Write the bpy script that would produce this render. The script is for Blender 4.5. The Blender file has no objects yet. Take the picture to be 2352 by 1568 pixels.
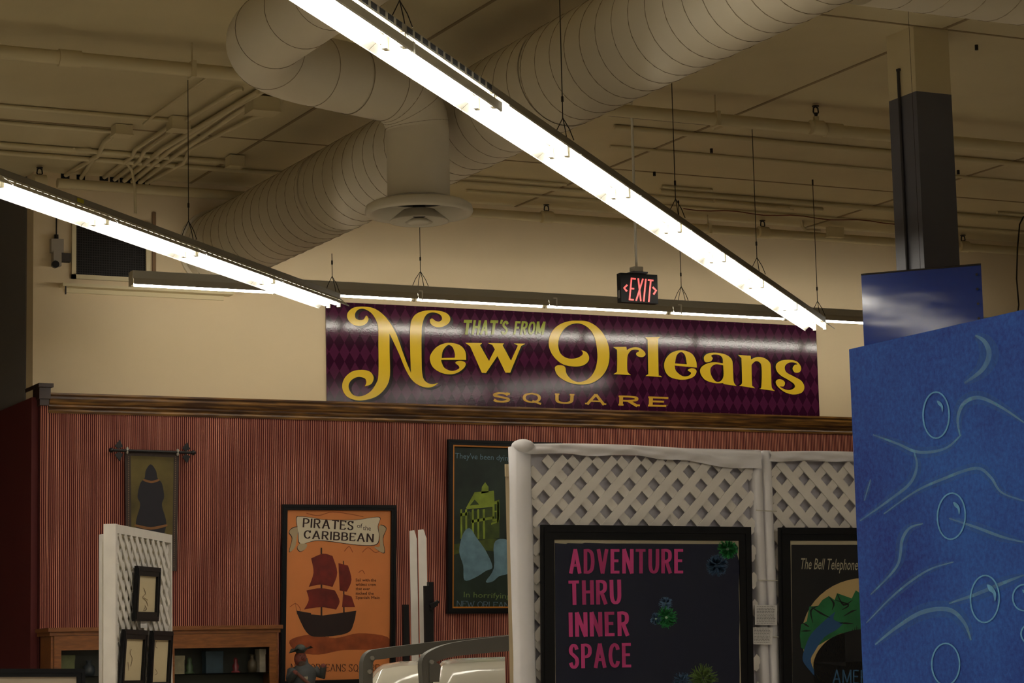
import bpy, bmesh, math, random
from mathutils import Vector, Matrix
from mathutils.geometry import tessellate_polygon
random.seed(7)
V = Vector
SC = bpy.context.scene
COL = SC.collection
# ------------------------------------------------------------------ camera
# world axes: X runs along the back wall, Y into it, Z up; the camera stands at the origin at eye height
F = 5405.0; PITCH = .1365493; ROLL = -.0228; YAW = .4584489; EYE = 1.6
_f0 = V((0, math.cos(PITCH), math.sin(PITCH))); _r0 = V((1, 0, 0)); _u0 = _r0.cross(_f0)
_r = _r0 * math.cos(ROLL) + _u0 * math.sin(ROLL); _u = -_r0 * math.sin(ROLL) + _u0 * math.cos(ROLL)
_M = Matrix(((math.cos(YAW), math.sin(YAW), 0), (-math.sin(YAW), math.cos(YAW), 0), (0, 0, 1)))
CR, CU, CF = _M @ _r, _M @ _u, _M @ _f0
CAMP = V((0, 0, EYE))
cd = bpy.data.cameras.new('camera'); cam = bpy.data.objects.new('camera', cd); COL.objects.link(cam)
cd.sensor_width = 36; cd.lens = F * 36 / 2352; cd.clip_start = .05; cd.clip_end = 200
m = Matrix.Identity(4)
for i in range(3):
    m[i][0] = CR[i]; m[i][1] = CU[i]; m[i][2] = -CF[i]; m[i][3] = CAMP[i]
cam.matrix_world = m
SC.camera = cam
# ------------------------------------------------------------------ world, exposure
w = bpy.data.worlds.new('world'); SC.world = w; w.use_nodes = True
w.node_tree.nodes['Background'].inputs[0].default_value = (.9, .8, .65, 1)
w.node_tree.nodes['Background'].inputs[1].default_value = .02
SC.view_settings.view_transform = 'Standard'; SC.view_settings.look = 'None'
SC.view_settings.gamma = 1; SC.view_settings.use_curve_mapping = False
SC.view_settings.exposure = 0.85
TUBE_E = 15.0

def ray(x, y): return CF * F + CR * (x - 1176) - CU * (y - 784)
def pz(x, y, z): d = ray(x, y); return CAMP + d * ((z - EYE) / d.z)
def pY(x, y, Y): d = ray(x, y); return CAMP + d * (Y / d.y)
def pX(x, y, X): d = ray(x, y); return CAMP + d * (X / d.x)
class Plane:
    """a real flat surface; at() gives the point of it that shows at a photo pixel"""
    def __init__(s, p, n): s.p = V(p); s.n = V(n).normalized()
    def at(s, x, y, off=0):
        d = ray(x, y); q = s.p + s.n * off
        return CAMP + d * ((q - CAMP).dot(s.n) / d.dot(s.n))
def planeY(Y): return Plane((0, Y, 0), (0, -1, 0))

# ------------------------------------------------------------------ materials
def srgb(r, g, b): 
    f = lambda c: (c / 255 / 12.92) if c / 255 <= .04045 else ((c / 255 + .055) / 1.055) ** 2.4
    return (f(r), f(g), f(b), 1)
MATS = {}
def mat(name, rgb, rough=.6, metal=0, noise=0, nscale=20, bump=0, bscale=60, spec=.5, emis=None, es=0):
    if name in MATS: return MATS[name]
    m = bpy.data.materials.new(name); m.use_nodes = True; nt = m.node_tree; b = nt.nodes['Principled BSDF']
    c = srgb(*rgb)
    b.inputs['Base Color'].default_value = c
    b.inputs['Roughness'].default_value = rough; b.inputs['Metallic'].default_value = metal
    b.inputs['Specular IOR Level'].default_value = spec
    if noise or bump: tc = nt.nodes.new('ShaderNodeTexCoord')
    if noise:
        n = nt.nodes.new('ShaderNodeTexNoise'); n.inputs['Scale'].default_value = nscale; n.inputs['Detail'].default_value = 5
        nt.links.new(tc.outputs['Object'], n.inputs['Vector'])
        r = nt.nodes.new('ShaderNodeValToRGB'); r.color_ramp.elements[0].position = .3; r.color_ramp.elements[1].position = .7
        r.color_ramp.elements[0].color = tuple(x * (1 - noise) for x in c[:3]) + (1,)
        r.color_ramp.elements[1].color = tuple(min(1, x * (1 + noise)) for x in c[:3]) + (1,)
        nt.links.new(n.outputs['Fac'], r.inputs[0]); nt.links.new(r.outputs[0], b.inputs['Base Color'])
    if bump:
        n = nt.nodes.new('ShaderNodeTexNoise'); n.inputs['Scale'].default_value = bscale; n.inputs['Detail'].default_value = 3
        nt.links.new(tc.outputs['Object'], n.inputs['Vector'])
        bp = nt.nodes.new('ShaderNodeBump'); bp.inputs['Strength'].default_value = bump; bp.inputs['Distance'].default_value = .01
        nt.links.new(n.outputs['Fac'], bp.inputs['Height']); nt.links.new(bp.outputs[0], b.inputs['Normal'])
    if emis:
        b.inputs['Emission Color'].default_value = srgb(*emis); b.inputs['Emission Strength'].default_value = es
    MATS[name] = m; return m
def node_mat(name, build):
    if name in MATS: return MATS[name]
    m = bpy.data.materials.new(name); m.use_nodes = True
    build(m.node_tree, m.node_tree.nodes['Principled BSDF']); MATS[name] = m; return m
def N(nt, t, **k):
    n = nt.nodes.new(t)
    for a, b in k.items():
        if hasattr(n, a): setattr(n, a, b)
        else: n.inputs[a].default_value = b
    return n

tan = mat('wall_paint_tan', (216, 196, 160), .75, noise=.02, nscale=2, bump=.05, bscale=120)
ceilm = mat('ceiling_paint', (206, 192, 154), .85, noise=.05, nscale=1.5, bump=.08, bscale=90)
pipem = mat('pipe_paint', (210, 196, 158), .7)
greym = mat('wall_grey', (112, 106, 104), .8)
colgrey = mat('column_grey_paint', (92, 92, 100), .45)
ductm = mat('duct_paint', (205, 194, 170), .6, bump=.05, bscale=8)
seamd = mat('seam_dark', (60, 48, 36), .8)
blackm = mat('black', (14, 12, 13), .4)
darkm = mat('dark_gap', (12, 10, 9), .9)
whitem = mat('white_enamel', (235, 232, 222), .35)
metalm = mat('galvanised', (150, 146, 136), .4, .6)
housing = mat('housing_grey', (132, 126, 112), .4, .2)
wirem = mat('wire', (48, 42, 38), .5, .5)
tubem2 = mat('tube_glow_soft', (255, 255, 255), .4, emis=(255, 248, 234), es=TUBE_E*.92)
tubem = mat('tube_glow', (255, 255, 255), .4, emis=(255, 248, 234), es=TUBE_E)
latm = mat('lattice_white', (220, 214, 206), .55, noise=.06, nscale=9)
clothm = mat('white_cloth', (218, 215, 217), .85, noise=.03, nscale=6, bump=.4, bscale=14)
sheetm = mat('backing_cloth', (206, 202, 208), .9, noise=.04, nscale=5, bump=.2, bscale=10)
creamm = mat('cream_board', (196, 178, 142), .7, noise=.06, nscale=8)
frameblack = mat('frame_black', (9, 8, 9), .45, spec=.25)
navy = mat('print_navy', (20, 24, 52), .5)
magenta = mat('print_magenta', (196, 58, 126), .5)
matcream = mat('mat_cream', (196, 184, 154), .6)
papercream = mat('paper_cream', (205, 188, 150), .6)
orange = mat('print_orange', (226, 142, 78), .5, noise=.05, nscale=3)
goldm = mat('gold_wood', (176, 112, 34), .4, .2)
yel = mat('print_gold', (228, 192, 50), .35)
yel2 = mat('print_gold_deep', (208, 162, 56), .35)
greenish = mat('print_green_yellow', (148, 156, 44), .35)
prshadow = mat('print_black', (24, 8, 18), .35)
redglow = mat('exit_red', (226, 90, 86), .5, emis=(255, 100, 95), es=.5)

def _stripe(nt, b):
    tc = N(nt, 'ShaderNodeTexCoord'); sx = N(nt, 'ShaderNodeSeparateXYZ'); nt.links.new(tc.outputs['Object'], sx.inputs[0])
    nz = N(nt, 'ShaderNodeTexNoise', Scale=.9); nt.links.new(tc.outputs['Object'], nz.inputs['Vector'])
    a = N(nt, 'ShaderNodeMath', operation='MULTIPLY'); a.inputs[1].default_value = .02; nt.links.new(nz.outputs['Fac'], a.inputs[0])
    s = N(nt, 'ShaderNodeMath', operation='ADD'); nt.links.new(sx.outputs['X'], s.inputs[0]); nt.links.new(a.outputs[0], s.inputs[1])
    last = None
    def saw(period, lo, hi):
        d = N(nt, 'ShaderNodeMath', operation='DIVIDE'); d.inputs[1].default_value = period; nt.links.new(s.outputs[0], d.inputs[0])
        f = N(nt, 'ShaderNodeMath', operation='FRACT'); nt.links.new(d.outputs[0], f.inputs[0])
        g = N(nt, 'ShaderNodeMath', operation='SUBTRACT'); g.inputs[1].default_value = .5; nt.links.new(f.outputs[0], g.inputs[0])
        h = N(nt, 'ShaderNodeMath', operation='ABSOLUTE'); nt.links.new(g.outputs[0], h.inputs[0])
        mr = N(nt, 'ShaderNodeMapRange'); mr.inputs[1].default_value = lo; mr.inputs[2].default_value = hi
        mr.inputs[3].default_value = 1; mr.inputs[4].default_value = 0; nt.links.new(h.outputs[0], mr.inputs[0]); return mr
    l1 = saw(.0165, .10, .17); l2 = saw(.0825, .36, .4)
    mx = N(nt, 'ShaderNodeMixRGB'); mx.inputs[1].default_value = srgb(84, 16, 9); mx.inputs[2].default_value = srgb(214, 150, 122)
    nt.links.new(l1.outputs[0], mx.inputs[0])
    mx2 = N(nt, 'ShaderNodeMixRGB', blend_type='MULTIPLY'); mx2.inputs[2].default_value = (.8, .66, .6, 1)
    nt.links.new(l2.outputs[0], mx2.inputs[0]); nt.links.new(mx.outputs[0], mx2.inputs[1])
    nt.links.new(mx2.outputs[0], b.inputs['Base Color']); b.inputs['Roughness'].default_value = .85
stripe = node_mat('striped_cloth', _stripe)
darkred = mat('dark_red_paint', (84, 16, 14), .7)

def _woodsheen(nt, b):
    tc = N(nt, 'ShaderNodeTexCoord'); mp = N(nt, 'ShaderNodeMapping'); mp.inputs['Scale'].default_value = (1.6, 20, 20)
    nt.links.new(tc.outputs['Object'], mp.inputs[0])
    n = N(nt, 'ShaderNodeTexNoise', Scale=2.2, Detail=6); nt.links.new(mp.outputs[0], n.inputs['Vector'])
    r = N(nt, 'ShaderNodeValToRGB'); e = r.color_ramp.elements
    e[0].position = .40; e[0].color = srgb(66, 40, 20); e[1].position = .72; e[1].color = srgb(146, 104, 46)  # brown wood tones; the gold end paints the lamp's sheen into the colour
    nt.links.new(n.outputs['Fac'], r.inputs[0]); nt.links.new(r.outputs[0], b.inputs['Base Color']); b.inputs['Roughness'].default_value = .32
trimwood = node_mat('trim_wood_sheen', _woodsheen)

def _oak(nt, b):
    tc = N(nt, 'ShaderNodeTexCoord'); mp = N(nt, 'ShaderNodeMapping'); mp.inputs['Scale'].default_value = (2, 14, 14)
    nt.links.new(tc.outputs['Object'], mp.inputs[0])
    n = N(nt, 'ShaderNodeTexNoise', Scale=5, Detail=6, Distortion=.6); nt.links.new(mp.outputs[0], n.inputs['Vector'])
    r = N(nt, 'ShaderNodeValToRGB'); e = r.color_ramp.elements
    e[0].position = .3; e[0].color = srgb(104, 60, 26); e[1].position = .75; e[1].color = srgb(138, 84, 38)
    nt.links.new(n.outputs['Fac'], r.inputs[0]); nt.links.new(r.outputs[0], b.inputs['Base Color']); b.inputs['Roughness'].default_value = .4
oak = node_mat('oak', _oak)

def _harl(nt, b):
    # harlequin diamonds, printed on vinyl
    tc = N(nt, 'ShaderNodeTexCoord'); sx = N(nt, 'ShaderNodeSeparateXYZ'); nt.links.new(tc.outputs['Object'], sx.inputs[0])
    a = N(nt, 'ShaderNodeMath', operation='DIVIDE'); a.inputs[1].default_value = .094; nt.links.new(sx.outputs['X'], a.inputs[0])
    c = N(nt, 'ShaderNodeMath', operation='DIVIDE'); c.inputs[1].default_value = .16; nt.links.new(sx.outputs['Z'], c.inputs[0])
    p = N(nt, 'ShaderNodeMath', operation='ADD'); q = N(nt, 'ShaderNodeMath', operation='SUBTRACT')
    for o in (p, q): nt.links.new(a.outputs[0], o.inputs[0]); nt.links.new(c.outputs[0], o.inputs[1])
    fl = []
    for o in (p, q):
        f = N(nt, 'ShaderNodeMath', operation='FLOOR'); nt.links.new(o.outputs[0], f.inputs[0]); fl.append(f)
    s = N(nt, 'ShaderNodeMath', operation='ADD'); nt.links.new(fl[0].outputs[0], s.inputs[0]); nt.links.new(fl[1].outputs[0], s.inputs[1])
    h = N(nt, 'ShaderNodeMath', operation='PINGPONG'); h.inputs[1].default_value = 1; nt.links.new(s.outputs[0], h.inputs[0])
    mx = N(nt, 'ShaderNodeMixRGB'); mx.inputs[1].default_value = srgb(50, 14, 38); mx.inputs[2].default_value = srgb(76, 27, 57)
    nt.links.new(h.outputs[0], mx.inputs[0]); nt.links.new(mx.outputs[0], b.inputs['Base Color'])
    b.inputs['Roughness'].default_value = .12
    n = N(nt, 'ShaderNodeTexNoise', Scale=90, Detail=2); nt.links.new(tc.outputs['Object'], n.inputs['Vector'])
    bp = N(nt, 'ShaderNodeBump', Strength=.07, Distance=.004); nt.links.new(n.outputs['Fac'], bp.inputs['Height']); nt.links.new(bp.outputs[0], b.inputs['Normal'])
harl = node_mat('harlequin_vinyl', _harl)
for mm in (yel, yel2, greenish, prshadow):
    mm.node_tree.nodes['Principled BSDF'].inputs['Roughness'].default_value = .18

def _blue(nt, b):
    tc = N(nt, 'ShaderNodeTexCoord')
    n = N(nt, 'ShaderNodeTexNoise', Scale=2.2, Detail=7, Roughness=.65); nt.links.new(tc.outputs['Object'], n.inputs['Vector'])
    n2 = N(nt, 'ShaderNodeTexNoise', Scale=70, Detail=4, Roughness=.7); nt.links.new(tc.outputs['Object'], n2.inputs['Vector'])
    ad = N(nt, 'ShaderNodeMixRGB'); ad.inputs[0].default_value = .5
    nt.links.new(n.outputs['Fac'], ad.inputs[1]); nt.links.new(n2.outputs['Fac'], ad.inputs[2])
    r = N(nt, 'ShaderNodeValToRGB'); e = r.color_ramp.elements
    e[0].position = .38; e[0].color = srgb(12, 42, 132); e[1].position = .62; e[1].color = srgb(36, 92, 182)
    nt.links.new(ad.outputs[0], r.inputs[0]); nt.links.new(r.outputs[0], b.inputs['Base Color']); b.inputs['Roughness'].default_value = .75
bluepaint = node_mat('sponged_blue_paint', _blue)
def _swirl(nt, b):
    tc = N(nt, 'ShaderNodeTexCoord'); n = N(nt, 'ShaderNodeTexNoise', Scale=14, Detail=4); nt.links.new(tc.outputs['Object'], n.inputs['Vector'])
    mr = N(nt, 'ShaderNodeMapRange'); mr.inputs[1].default_value = .35; mr.inputs[2].default_value = .65; mr.inputs[3].default_value = .2; mr.inputs[4].default_value = .42
    nt.links.new(n.outputs['Fac'], mr.inputs[0]); nt.links.new(mr.outputs[0], b.inputs['Alpha'])
    b.inputs['Base Color'].default_value = srgb(140, 196, 224); b.inputs['Roughness'].default_value = .8
swirlm = node_mat('swirl_paint', _swirl)
def _swirl2(nt, b):
    b.inputs['Base Color'].default_value = srgb(70, 130, 205); b.inputs['Roughness'].default_value = .8; b.inputs['Alpha'].default_value = .22
swirlsoft = node_mat('swirl_paint_soft', _swirl2)
bubblem = mat('bubble_paint', (98, 158, 204), .8, noise=.15, nscale=60)

def _glass(nt, b):
    nt.nodes.remove(b); out = nt.nodes['Material Output']
    tr = N(nt, 'ShaderNodeBsdfTransparent'); gl = N(nt, 'ShaderNodeBsdfGlossy', Roughness=.02); fr = N(nt, 'ShaderNodeFresnel', IOR=1.28)
    tc = N(nt, 'ShaderNodeTexCoord'); n = N(nt, 'ShaderNodeTexNoise', Scale=1.6, Detail=1); nt.links.new(tc.outputs['Object'], n.inputs['Vector'])
    bp = N(nt, 'ShaderNodeBump', Strength=.5, Distance=.06); nt.links.new(n.outputs['Fac'], bp.inputs['Height']); nt.links.new(bp.outputs[0], gl.inputs['Normal'])
    mx = N(nt, 'ShaderNodeMixShader'); nt.links.new(fr.outputs[0], mx.inputs[0]); nt.links.new(tr.outputs[0], mx.inputs[1]); nt.links.new(gl.outputs[0], mx.inputs[2])
    nt.links.new(mx.outputs[0], out.inputs[0])
glassm = node_mat('acrylic_glazing', _glass)
def _bvinyl(nt, b):
    b.inputs['Base Color'].default_value = srgb(26, 54, 138); b.inputs['Roughness'].default_value = .1
    tc = N(nt, 'ShaderNodeTexCoord'); mp = N(nt, 'ShaderNodeMapping'); mp.inputs['Scale'].default_value = (1, 1, 3)
    nt.links.new(tc.outputs['Object'], mp.inputs[0]); n = N(nt, 'ShaderNodeTexNoise', Scale=3, Detail=1); nt.links.new(mp.outputs[0], n.inputs['Vector'])
    bp = N(nt, 'ShaderNodeBump', Strength=.035, Distance=.03); nt.links.new(n.outputs['Fac'], bp.inputs['Height']); nt.links.new(bp.outputs[0], b.inputs['Normal'])
bvinyl = node_mat('glossy_blue_vinyl', _bvinyl)
def _grate(nt, b):
    b.inputs['Base Color'].default_value = srgb(22, 19, 18); b.inputs['Roughness'].default_value = .8
gratem = node_mat('grate_black', _grate)

# ------------------------------------------------------------------ mesh builder
class MB:
    def __init__(s): s.v = []; s.f = []; s.mi = []; s.sm = []; s.mats = []
    def _m(s, m):
        if m is None: return 0
        if m not in s.mats: s.mats.append(m)
        return s.mats.index(m)
    def add(s, vs, fs, m=None, smooth=False):
        o = len(s.v); s.v += [tuple(v) for v in vs]; i = s._m(m)
        for f in fs: s.f.append(tuple(o + k for k in f)); s.mi.append(i); s.sm.append(smooth)
        return s
    def box(s, a, b, m=None):
        (x0, y0, z0), (x1, y1, z1) = a, b
        x0, x1 = sorted((x0, x1)); y0, y1 = sorted((y0, y1)); z0, z1 = sorted((z0, z1))
        return s.add([(x0,y0,z0),(x1,y0,z0),(x1,y1,z0),(x0,y1,z0),(x0,y0,z1),(x1,y0,z1),(x1,y1,z1),(x0,y1,z1)],
                     [(3,2,1,0),(4,5,6,7),(0,1,5,4),(1,2,6,5),(2,3,7,6),(3,0,4,7)], m)
    def obox(s, c, ax, ay, az, m=None):
        """box with centre c and half-axis vectors"""
        c = V(c); ax, ay, az = V(ax), V(ay), V(az)
        vs = [c + ax*i + ay*j + az*k for k in (-1,1) for i, j in ((-1,-1),(1,-1),(1,1),(-1,1))]
        return s.add(vs, [(3,2,1,0),(4,5,6,7),(0,1,5,4),(1,2,6,5),(2,3,7,6),(3,0,4,7)], m)
    def prism(s, pts, d, m=None):
        n = len(pts); pts = [V(p) for p in pts]; d = V(d)
        tri = tessellate_polygon([pts])
        fs = [tuple(t) for t in tri] + [tuple(n + i for i in reversed(t)) for t in tri]
        fs += [(i, (i+1) % n, n + (i+1) % n, n + i) for i in range(n)]
        return s.add(pts + [p + d for p in pts], fs, m)
    def tube(s, pts, r, seg=8, m=None, cap=True, smooth=True):
        pts = [V(p) for p in pts]; n = len(pts); rs = r if isinstance(r, (list, tuple)) else [r] * n
        vs = []; up = None
        for i, p in enumerate(pts):
            t = (pts[min(i+1, n-1)] - pts[max(i-1, 0)]).normalized()
            if up is None:
                up = V((0,0,1)) if abs(t.z) < .9 else V((1,0,0))
            a = t.cross(up).normalized(); up = a.cross(t).normalized()
            for k in range(seg):
                q = 2 * math.pi * k / seg
                vs.append(p + (a * math.cos(q) + up * math.sin(q)) * rs[i])
        fs = []
        for i in range(n-1):
            for k in range(seg):
                k2 = (k+1) % seg
                fs.append((i*seg+k, i*seg+k2, (i+1)*seg+k2, (i+1)*seg+k))
        s.add(vs, fs, m, smooth)
        if cap: s.add(vs[:seg], [tuple(range(seg))[::-1]], m); s.add(vs[-seg:], [tuple(range(seg))], m)
        return s
    def lathe(s, c, prof, seg=24, m=None, smooth=True):
        c = V(c); vs = []; fs = []; n = len(prof)
        for k in range(seg):
            a = 2*math.pi*k/seg
            for r, z in prof: vs.append(c + V((r*math.cos(a), r*math.sin(a), z)))
        for k in range(seg):
            k2 = (k+1) % seg
            for i in range(n-1): fs.append((k*n+i, k2*n+i, k2*n+i+1, k*n+i+1))
        return s.add(vs, fs, m, smooth)
    def ell(s, c, r, m=None, seg=12, rings=8):
        vs = []; fs = []; c = V(c)
        for i in range(rings+1):
            a = math.pi*i/rings
            for k in range(seg):
                b = 2*math.pi*k/seg
                vs.append(c + V((r[0]*math.sin(a)*math.cos(b), r[1]*math.sin(a)*math.sin(b), r[2]*math.cos(a))))
        for i in range(rings):
            for k in range(seg):
                k2 = (k+1) % seg; fs.append((i*seg+k, (i+1)*seg+k, (i+1)*seg+k2, i*seg+k2))
        return s.add(vs, fs, m, True)
    def build(s, name, m=None, parent=None, kind=None, origin=None):
        me = bpy.data.meshes.new(name)
        org = V(origin) if origin is not None else V((0,0,0))
        me.from_pydata([tuple(V(v) - org) for v in s.v], [], s.f)
        ms = list(s.mats)
        if m is not None and None not in ms and not ms: ms = [m]
        for q in ms: me.materials.append(q)
        me.polygons.foreach_set('material_index', [min(i, len(ms)-1) if ms else 0 for i in s.mi])
        me.polygons.foreach_set('use_smooth', s.sm)
        me.update()
        o = bpy.data.objects.new(name, me); COL.objects.link(o); o.location = org
        if parent is not None:
            o.parent = parent
            pw = V((0,0,0)); q = parent
            while q is not None: pw += q.location; q = q.parent
            o.location = org - pw
        if kind: o['kind'] = kind
        return o
def tag(o, label, cat, group=None, kind=None):
    o['label'] = label; o['category'] = cat
    if group: o['group'] = group
    if kind: o['kind'] = kind
    return o
def thing(name, loc, label, cat, group=None):
    o = bpy.data.objects.new(name, None); COL.objects.link(o); o.location = loc; o.empty_display_size = .1
    return tag(o, label, cat, group)
def struct(name, mb, m=None): return mb.build(name, m, kind='structure')

# ------------------------------------------------------------------ flat print
def smooth(pts, closed=True, k=5):
    """Catmull-Rom; a third element marks a corner"""
    n = len(pts); P = [V((p[0], p[1])) for p in pts]; C = [len(p) > 2 and p[2] == 'c' for p in pts]; out = []
    rng = n if closed else n - 1
    for i in range(rng):
        p1 = P[i]; p2 = P[(i+1) % n]
        p0 = p1 if (C[i] or (not closed and i == 0)) else P[i-1]
        p3 = p2 if (C[(i+1) % n] or (not closed and i == n-2)) else P[(i+2) % n]
        for j in range(k):
            t = j / k
            out.append(.5 * ((2*p1) + (p2-p0)*t + (2*p0-5*p1+4*p2-p3)*t*t + (3*p1-p0-3*p2+p3)*t*t*t))
    if not closed: out.append(P[-1])
    return out
def pfill(mb, plane, loops, off, m=None, mapf=None):
    mapf = mapf or (lambda x, y: (x, y))
    L = [[plane.at(*mapf(p[0], p[1]), off) for p in lp] for lp in loops]
    flat = [V((p[0], -p[1], 0)) for lp in loops for p in lp]
    tri = tessellate_polygon([[V((p[0], -p[1], 0)) for p in lp] for lp in loops])
    pts = [p for lp in L for p in lp]
    fs = []
    for t in tri:
        a, b, c = (pts[i] for i in t)
        nn = (b-a).cross(c-a)
        fs.append(tuple(t) if nn.dot(plane.n) > 0 else tuple(reversed(t)))
    mb.add(pts, fs, m)
def pribbon(mb, plane, pts, wfun, off, m=None, mapf=None):
    """ribbon in photo pixels; wfun(i, direction, t) -> half width"""
    mapf = mapf or (lambda x, y: (x, y))
    P = [V((p[0], p[1])) for p in pts]; n = len(P); L = []; R = []
    for i, p in enumerate(P):
        d = (P[min(i+1, n-1)] - P[max(i-1, 0)])
        if d.length < 1e-9: d = V((1, 0))
        d.normalize(); w = wfun(i, d, i / max(1, n-1)); q = V((-d.y, d.x)) * w
        L.append(p + q); R.append(p - q)
    vs = [plane.at(*mapf(a.x, a.y), off) for a in L] + [plane.at(*mapf(a.x, a.y), off) for a in R]
    fs = []
    for i in range(n-1):
        f = (i, i+1, n+i+1, n+i); a, b, c = vs[f[0]], vs[f[1]], vs[f[2]]
        fs.append(f if (b-a).cross(c-a).dot(plane.n) > 0 else tuple(reversed(f)))
    mb.add(vs, fs, m)
# stroke alphabet: width, straight strokes, curved strokes
G = {
 'A': (.72, [[(0,0),(.36,1)],[(.36,1),(.72,0)],[(.13,.34),(.59,.34)]], []),
 'B': (.56, [[(0,0),(0,1)]], [[(0,1),(.3,1),(.5,.9),(.5,.64),(.3,.53),(0,.53)],[(0,.53),(.34,.53),(.56,.4),(.56,.12),(.34,0),(0,0)]]),
 'C': (.6, [], [[(.6,.76),(.52,.93),(.32,1),(.1,.86),(0,.5),(.1,.14),(.32,0),(.52,.07),(.6,.24)]]),
 'D': (.58, [[(0,0),(0,1)]], [[(0,1),(.26,1),(.5,.86),(.58,.5),(.5,.14),(.26,0),(0,0)]]),
 'E': (.48, [[(0,0),(0,1)],[(0,1),(.48,1)],[(0,.52),(.4,.52)],[(0,0),(.48,0)]], []),
 'F': (.46, [[(0,0),(0,1)],[(0,1),(.46,1)],[(0,.52),(.38,.52)]], []),
 'H': (.6, [[(0,0),(0,1)],[(.6,0),(.6,1)],[(0,.52),(.6,.52)]], []),
 'I': (.0, [[(0,0),(0,1)]], []),
 'L': (.46, [[(0,0),(0,1)],[(0,0),(.46,0)]], []),
 'M': (.78, [[(0,0),(0,1)],[(0,1),(.39,.1)],[(.39,.1),(.78,1)],[(.78,1),(.78,0)]], []),
 'N': (.62, [[(0,0),(0,1)],[(0,1),(.62,0)],[(.62,0),(.62,1)]], []),
 'O': (.66, [], [[(.33,1),(.08,.84),(0,.5),(.08,.16),(.33,0),(.58,.16),(.66,.5),(.58,.84),(.33,1)]]),
 'P': (.52, [[(0,0),(0,1)]], [[(0,1),(.3,1),(.52,.88),(.52,.6),(.3,.47),(0,.47)]]),
 'Q': (.66, [[(.36,.2),(.74,-.08)]], [[(.33,1),(.08,.84),(0,.5),(.08,.16),(.33,0),(.58,.16),(.66,.5),(.58,.84),(.33,1)]]),
 'R': (.58, [[(0,0),(0,1)],[(.26,.5),(.58,0)]], [[(0,1),(.3,1),(.52,.9),(.52,.62),(.3,.5),(0,.5)]]),
 'S': (.52, [], [[(.49,.8),(.4,.96),(.2,1),(.04,.86),(.05,.66),(.27,.52),(.47,.38),(.5,.16),(.34,.0),(.12,.02),(0,.2)]]),
 'T': (.56, [[(0,1),(.56,1)],[(.28,1),(.28,0)]], []),
 'U': (.58, [], [[(0,1),(0,.6),(.02,.22),(.16,.02),(.42,.02),(.56,.22),(.58,.6),(.58,1)]]),
 'V': (.66, [[(0,1),(.33,0)],[(.33,0),(.66,1)]], []),
 'W': (.95, [[(0,1),(.25,0)],[(.25,0),(.475,.8)],[(.475,.8),(.7,0)],[(.7,0),(.95,1)]], []),
 'X': (.6, [[(0,1),(.6,0)],[(0,0),(.6,1)]], []),
 "'": (.0, [[(0,1.02),(-.03,.74)]], []),
 '<': (.22, [[(.22,.85),(0,.5)],[(0,.5),(.22,.15)]], []),
 '>': (.22, [[(0,.85),(.22,.5)],[(.22,.5),(0,.15)]], []),
}
_K = [0]
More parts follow.
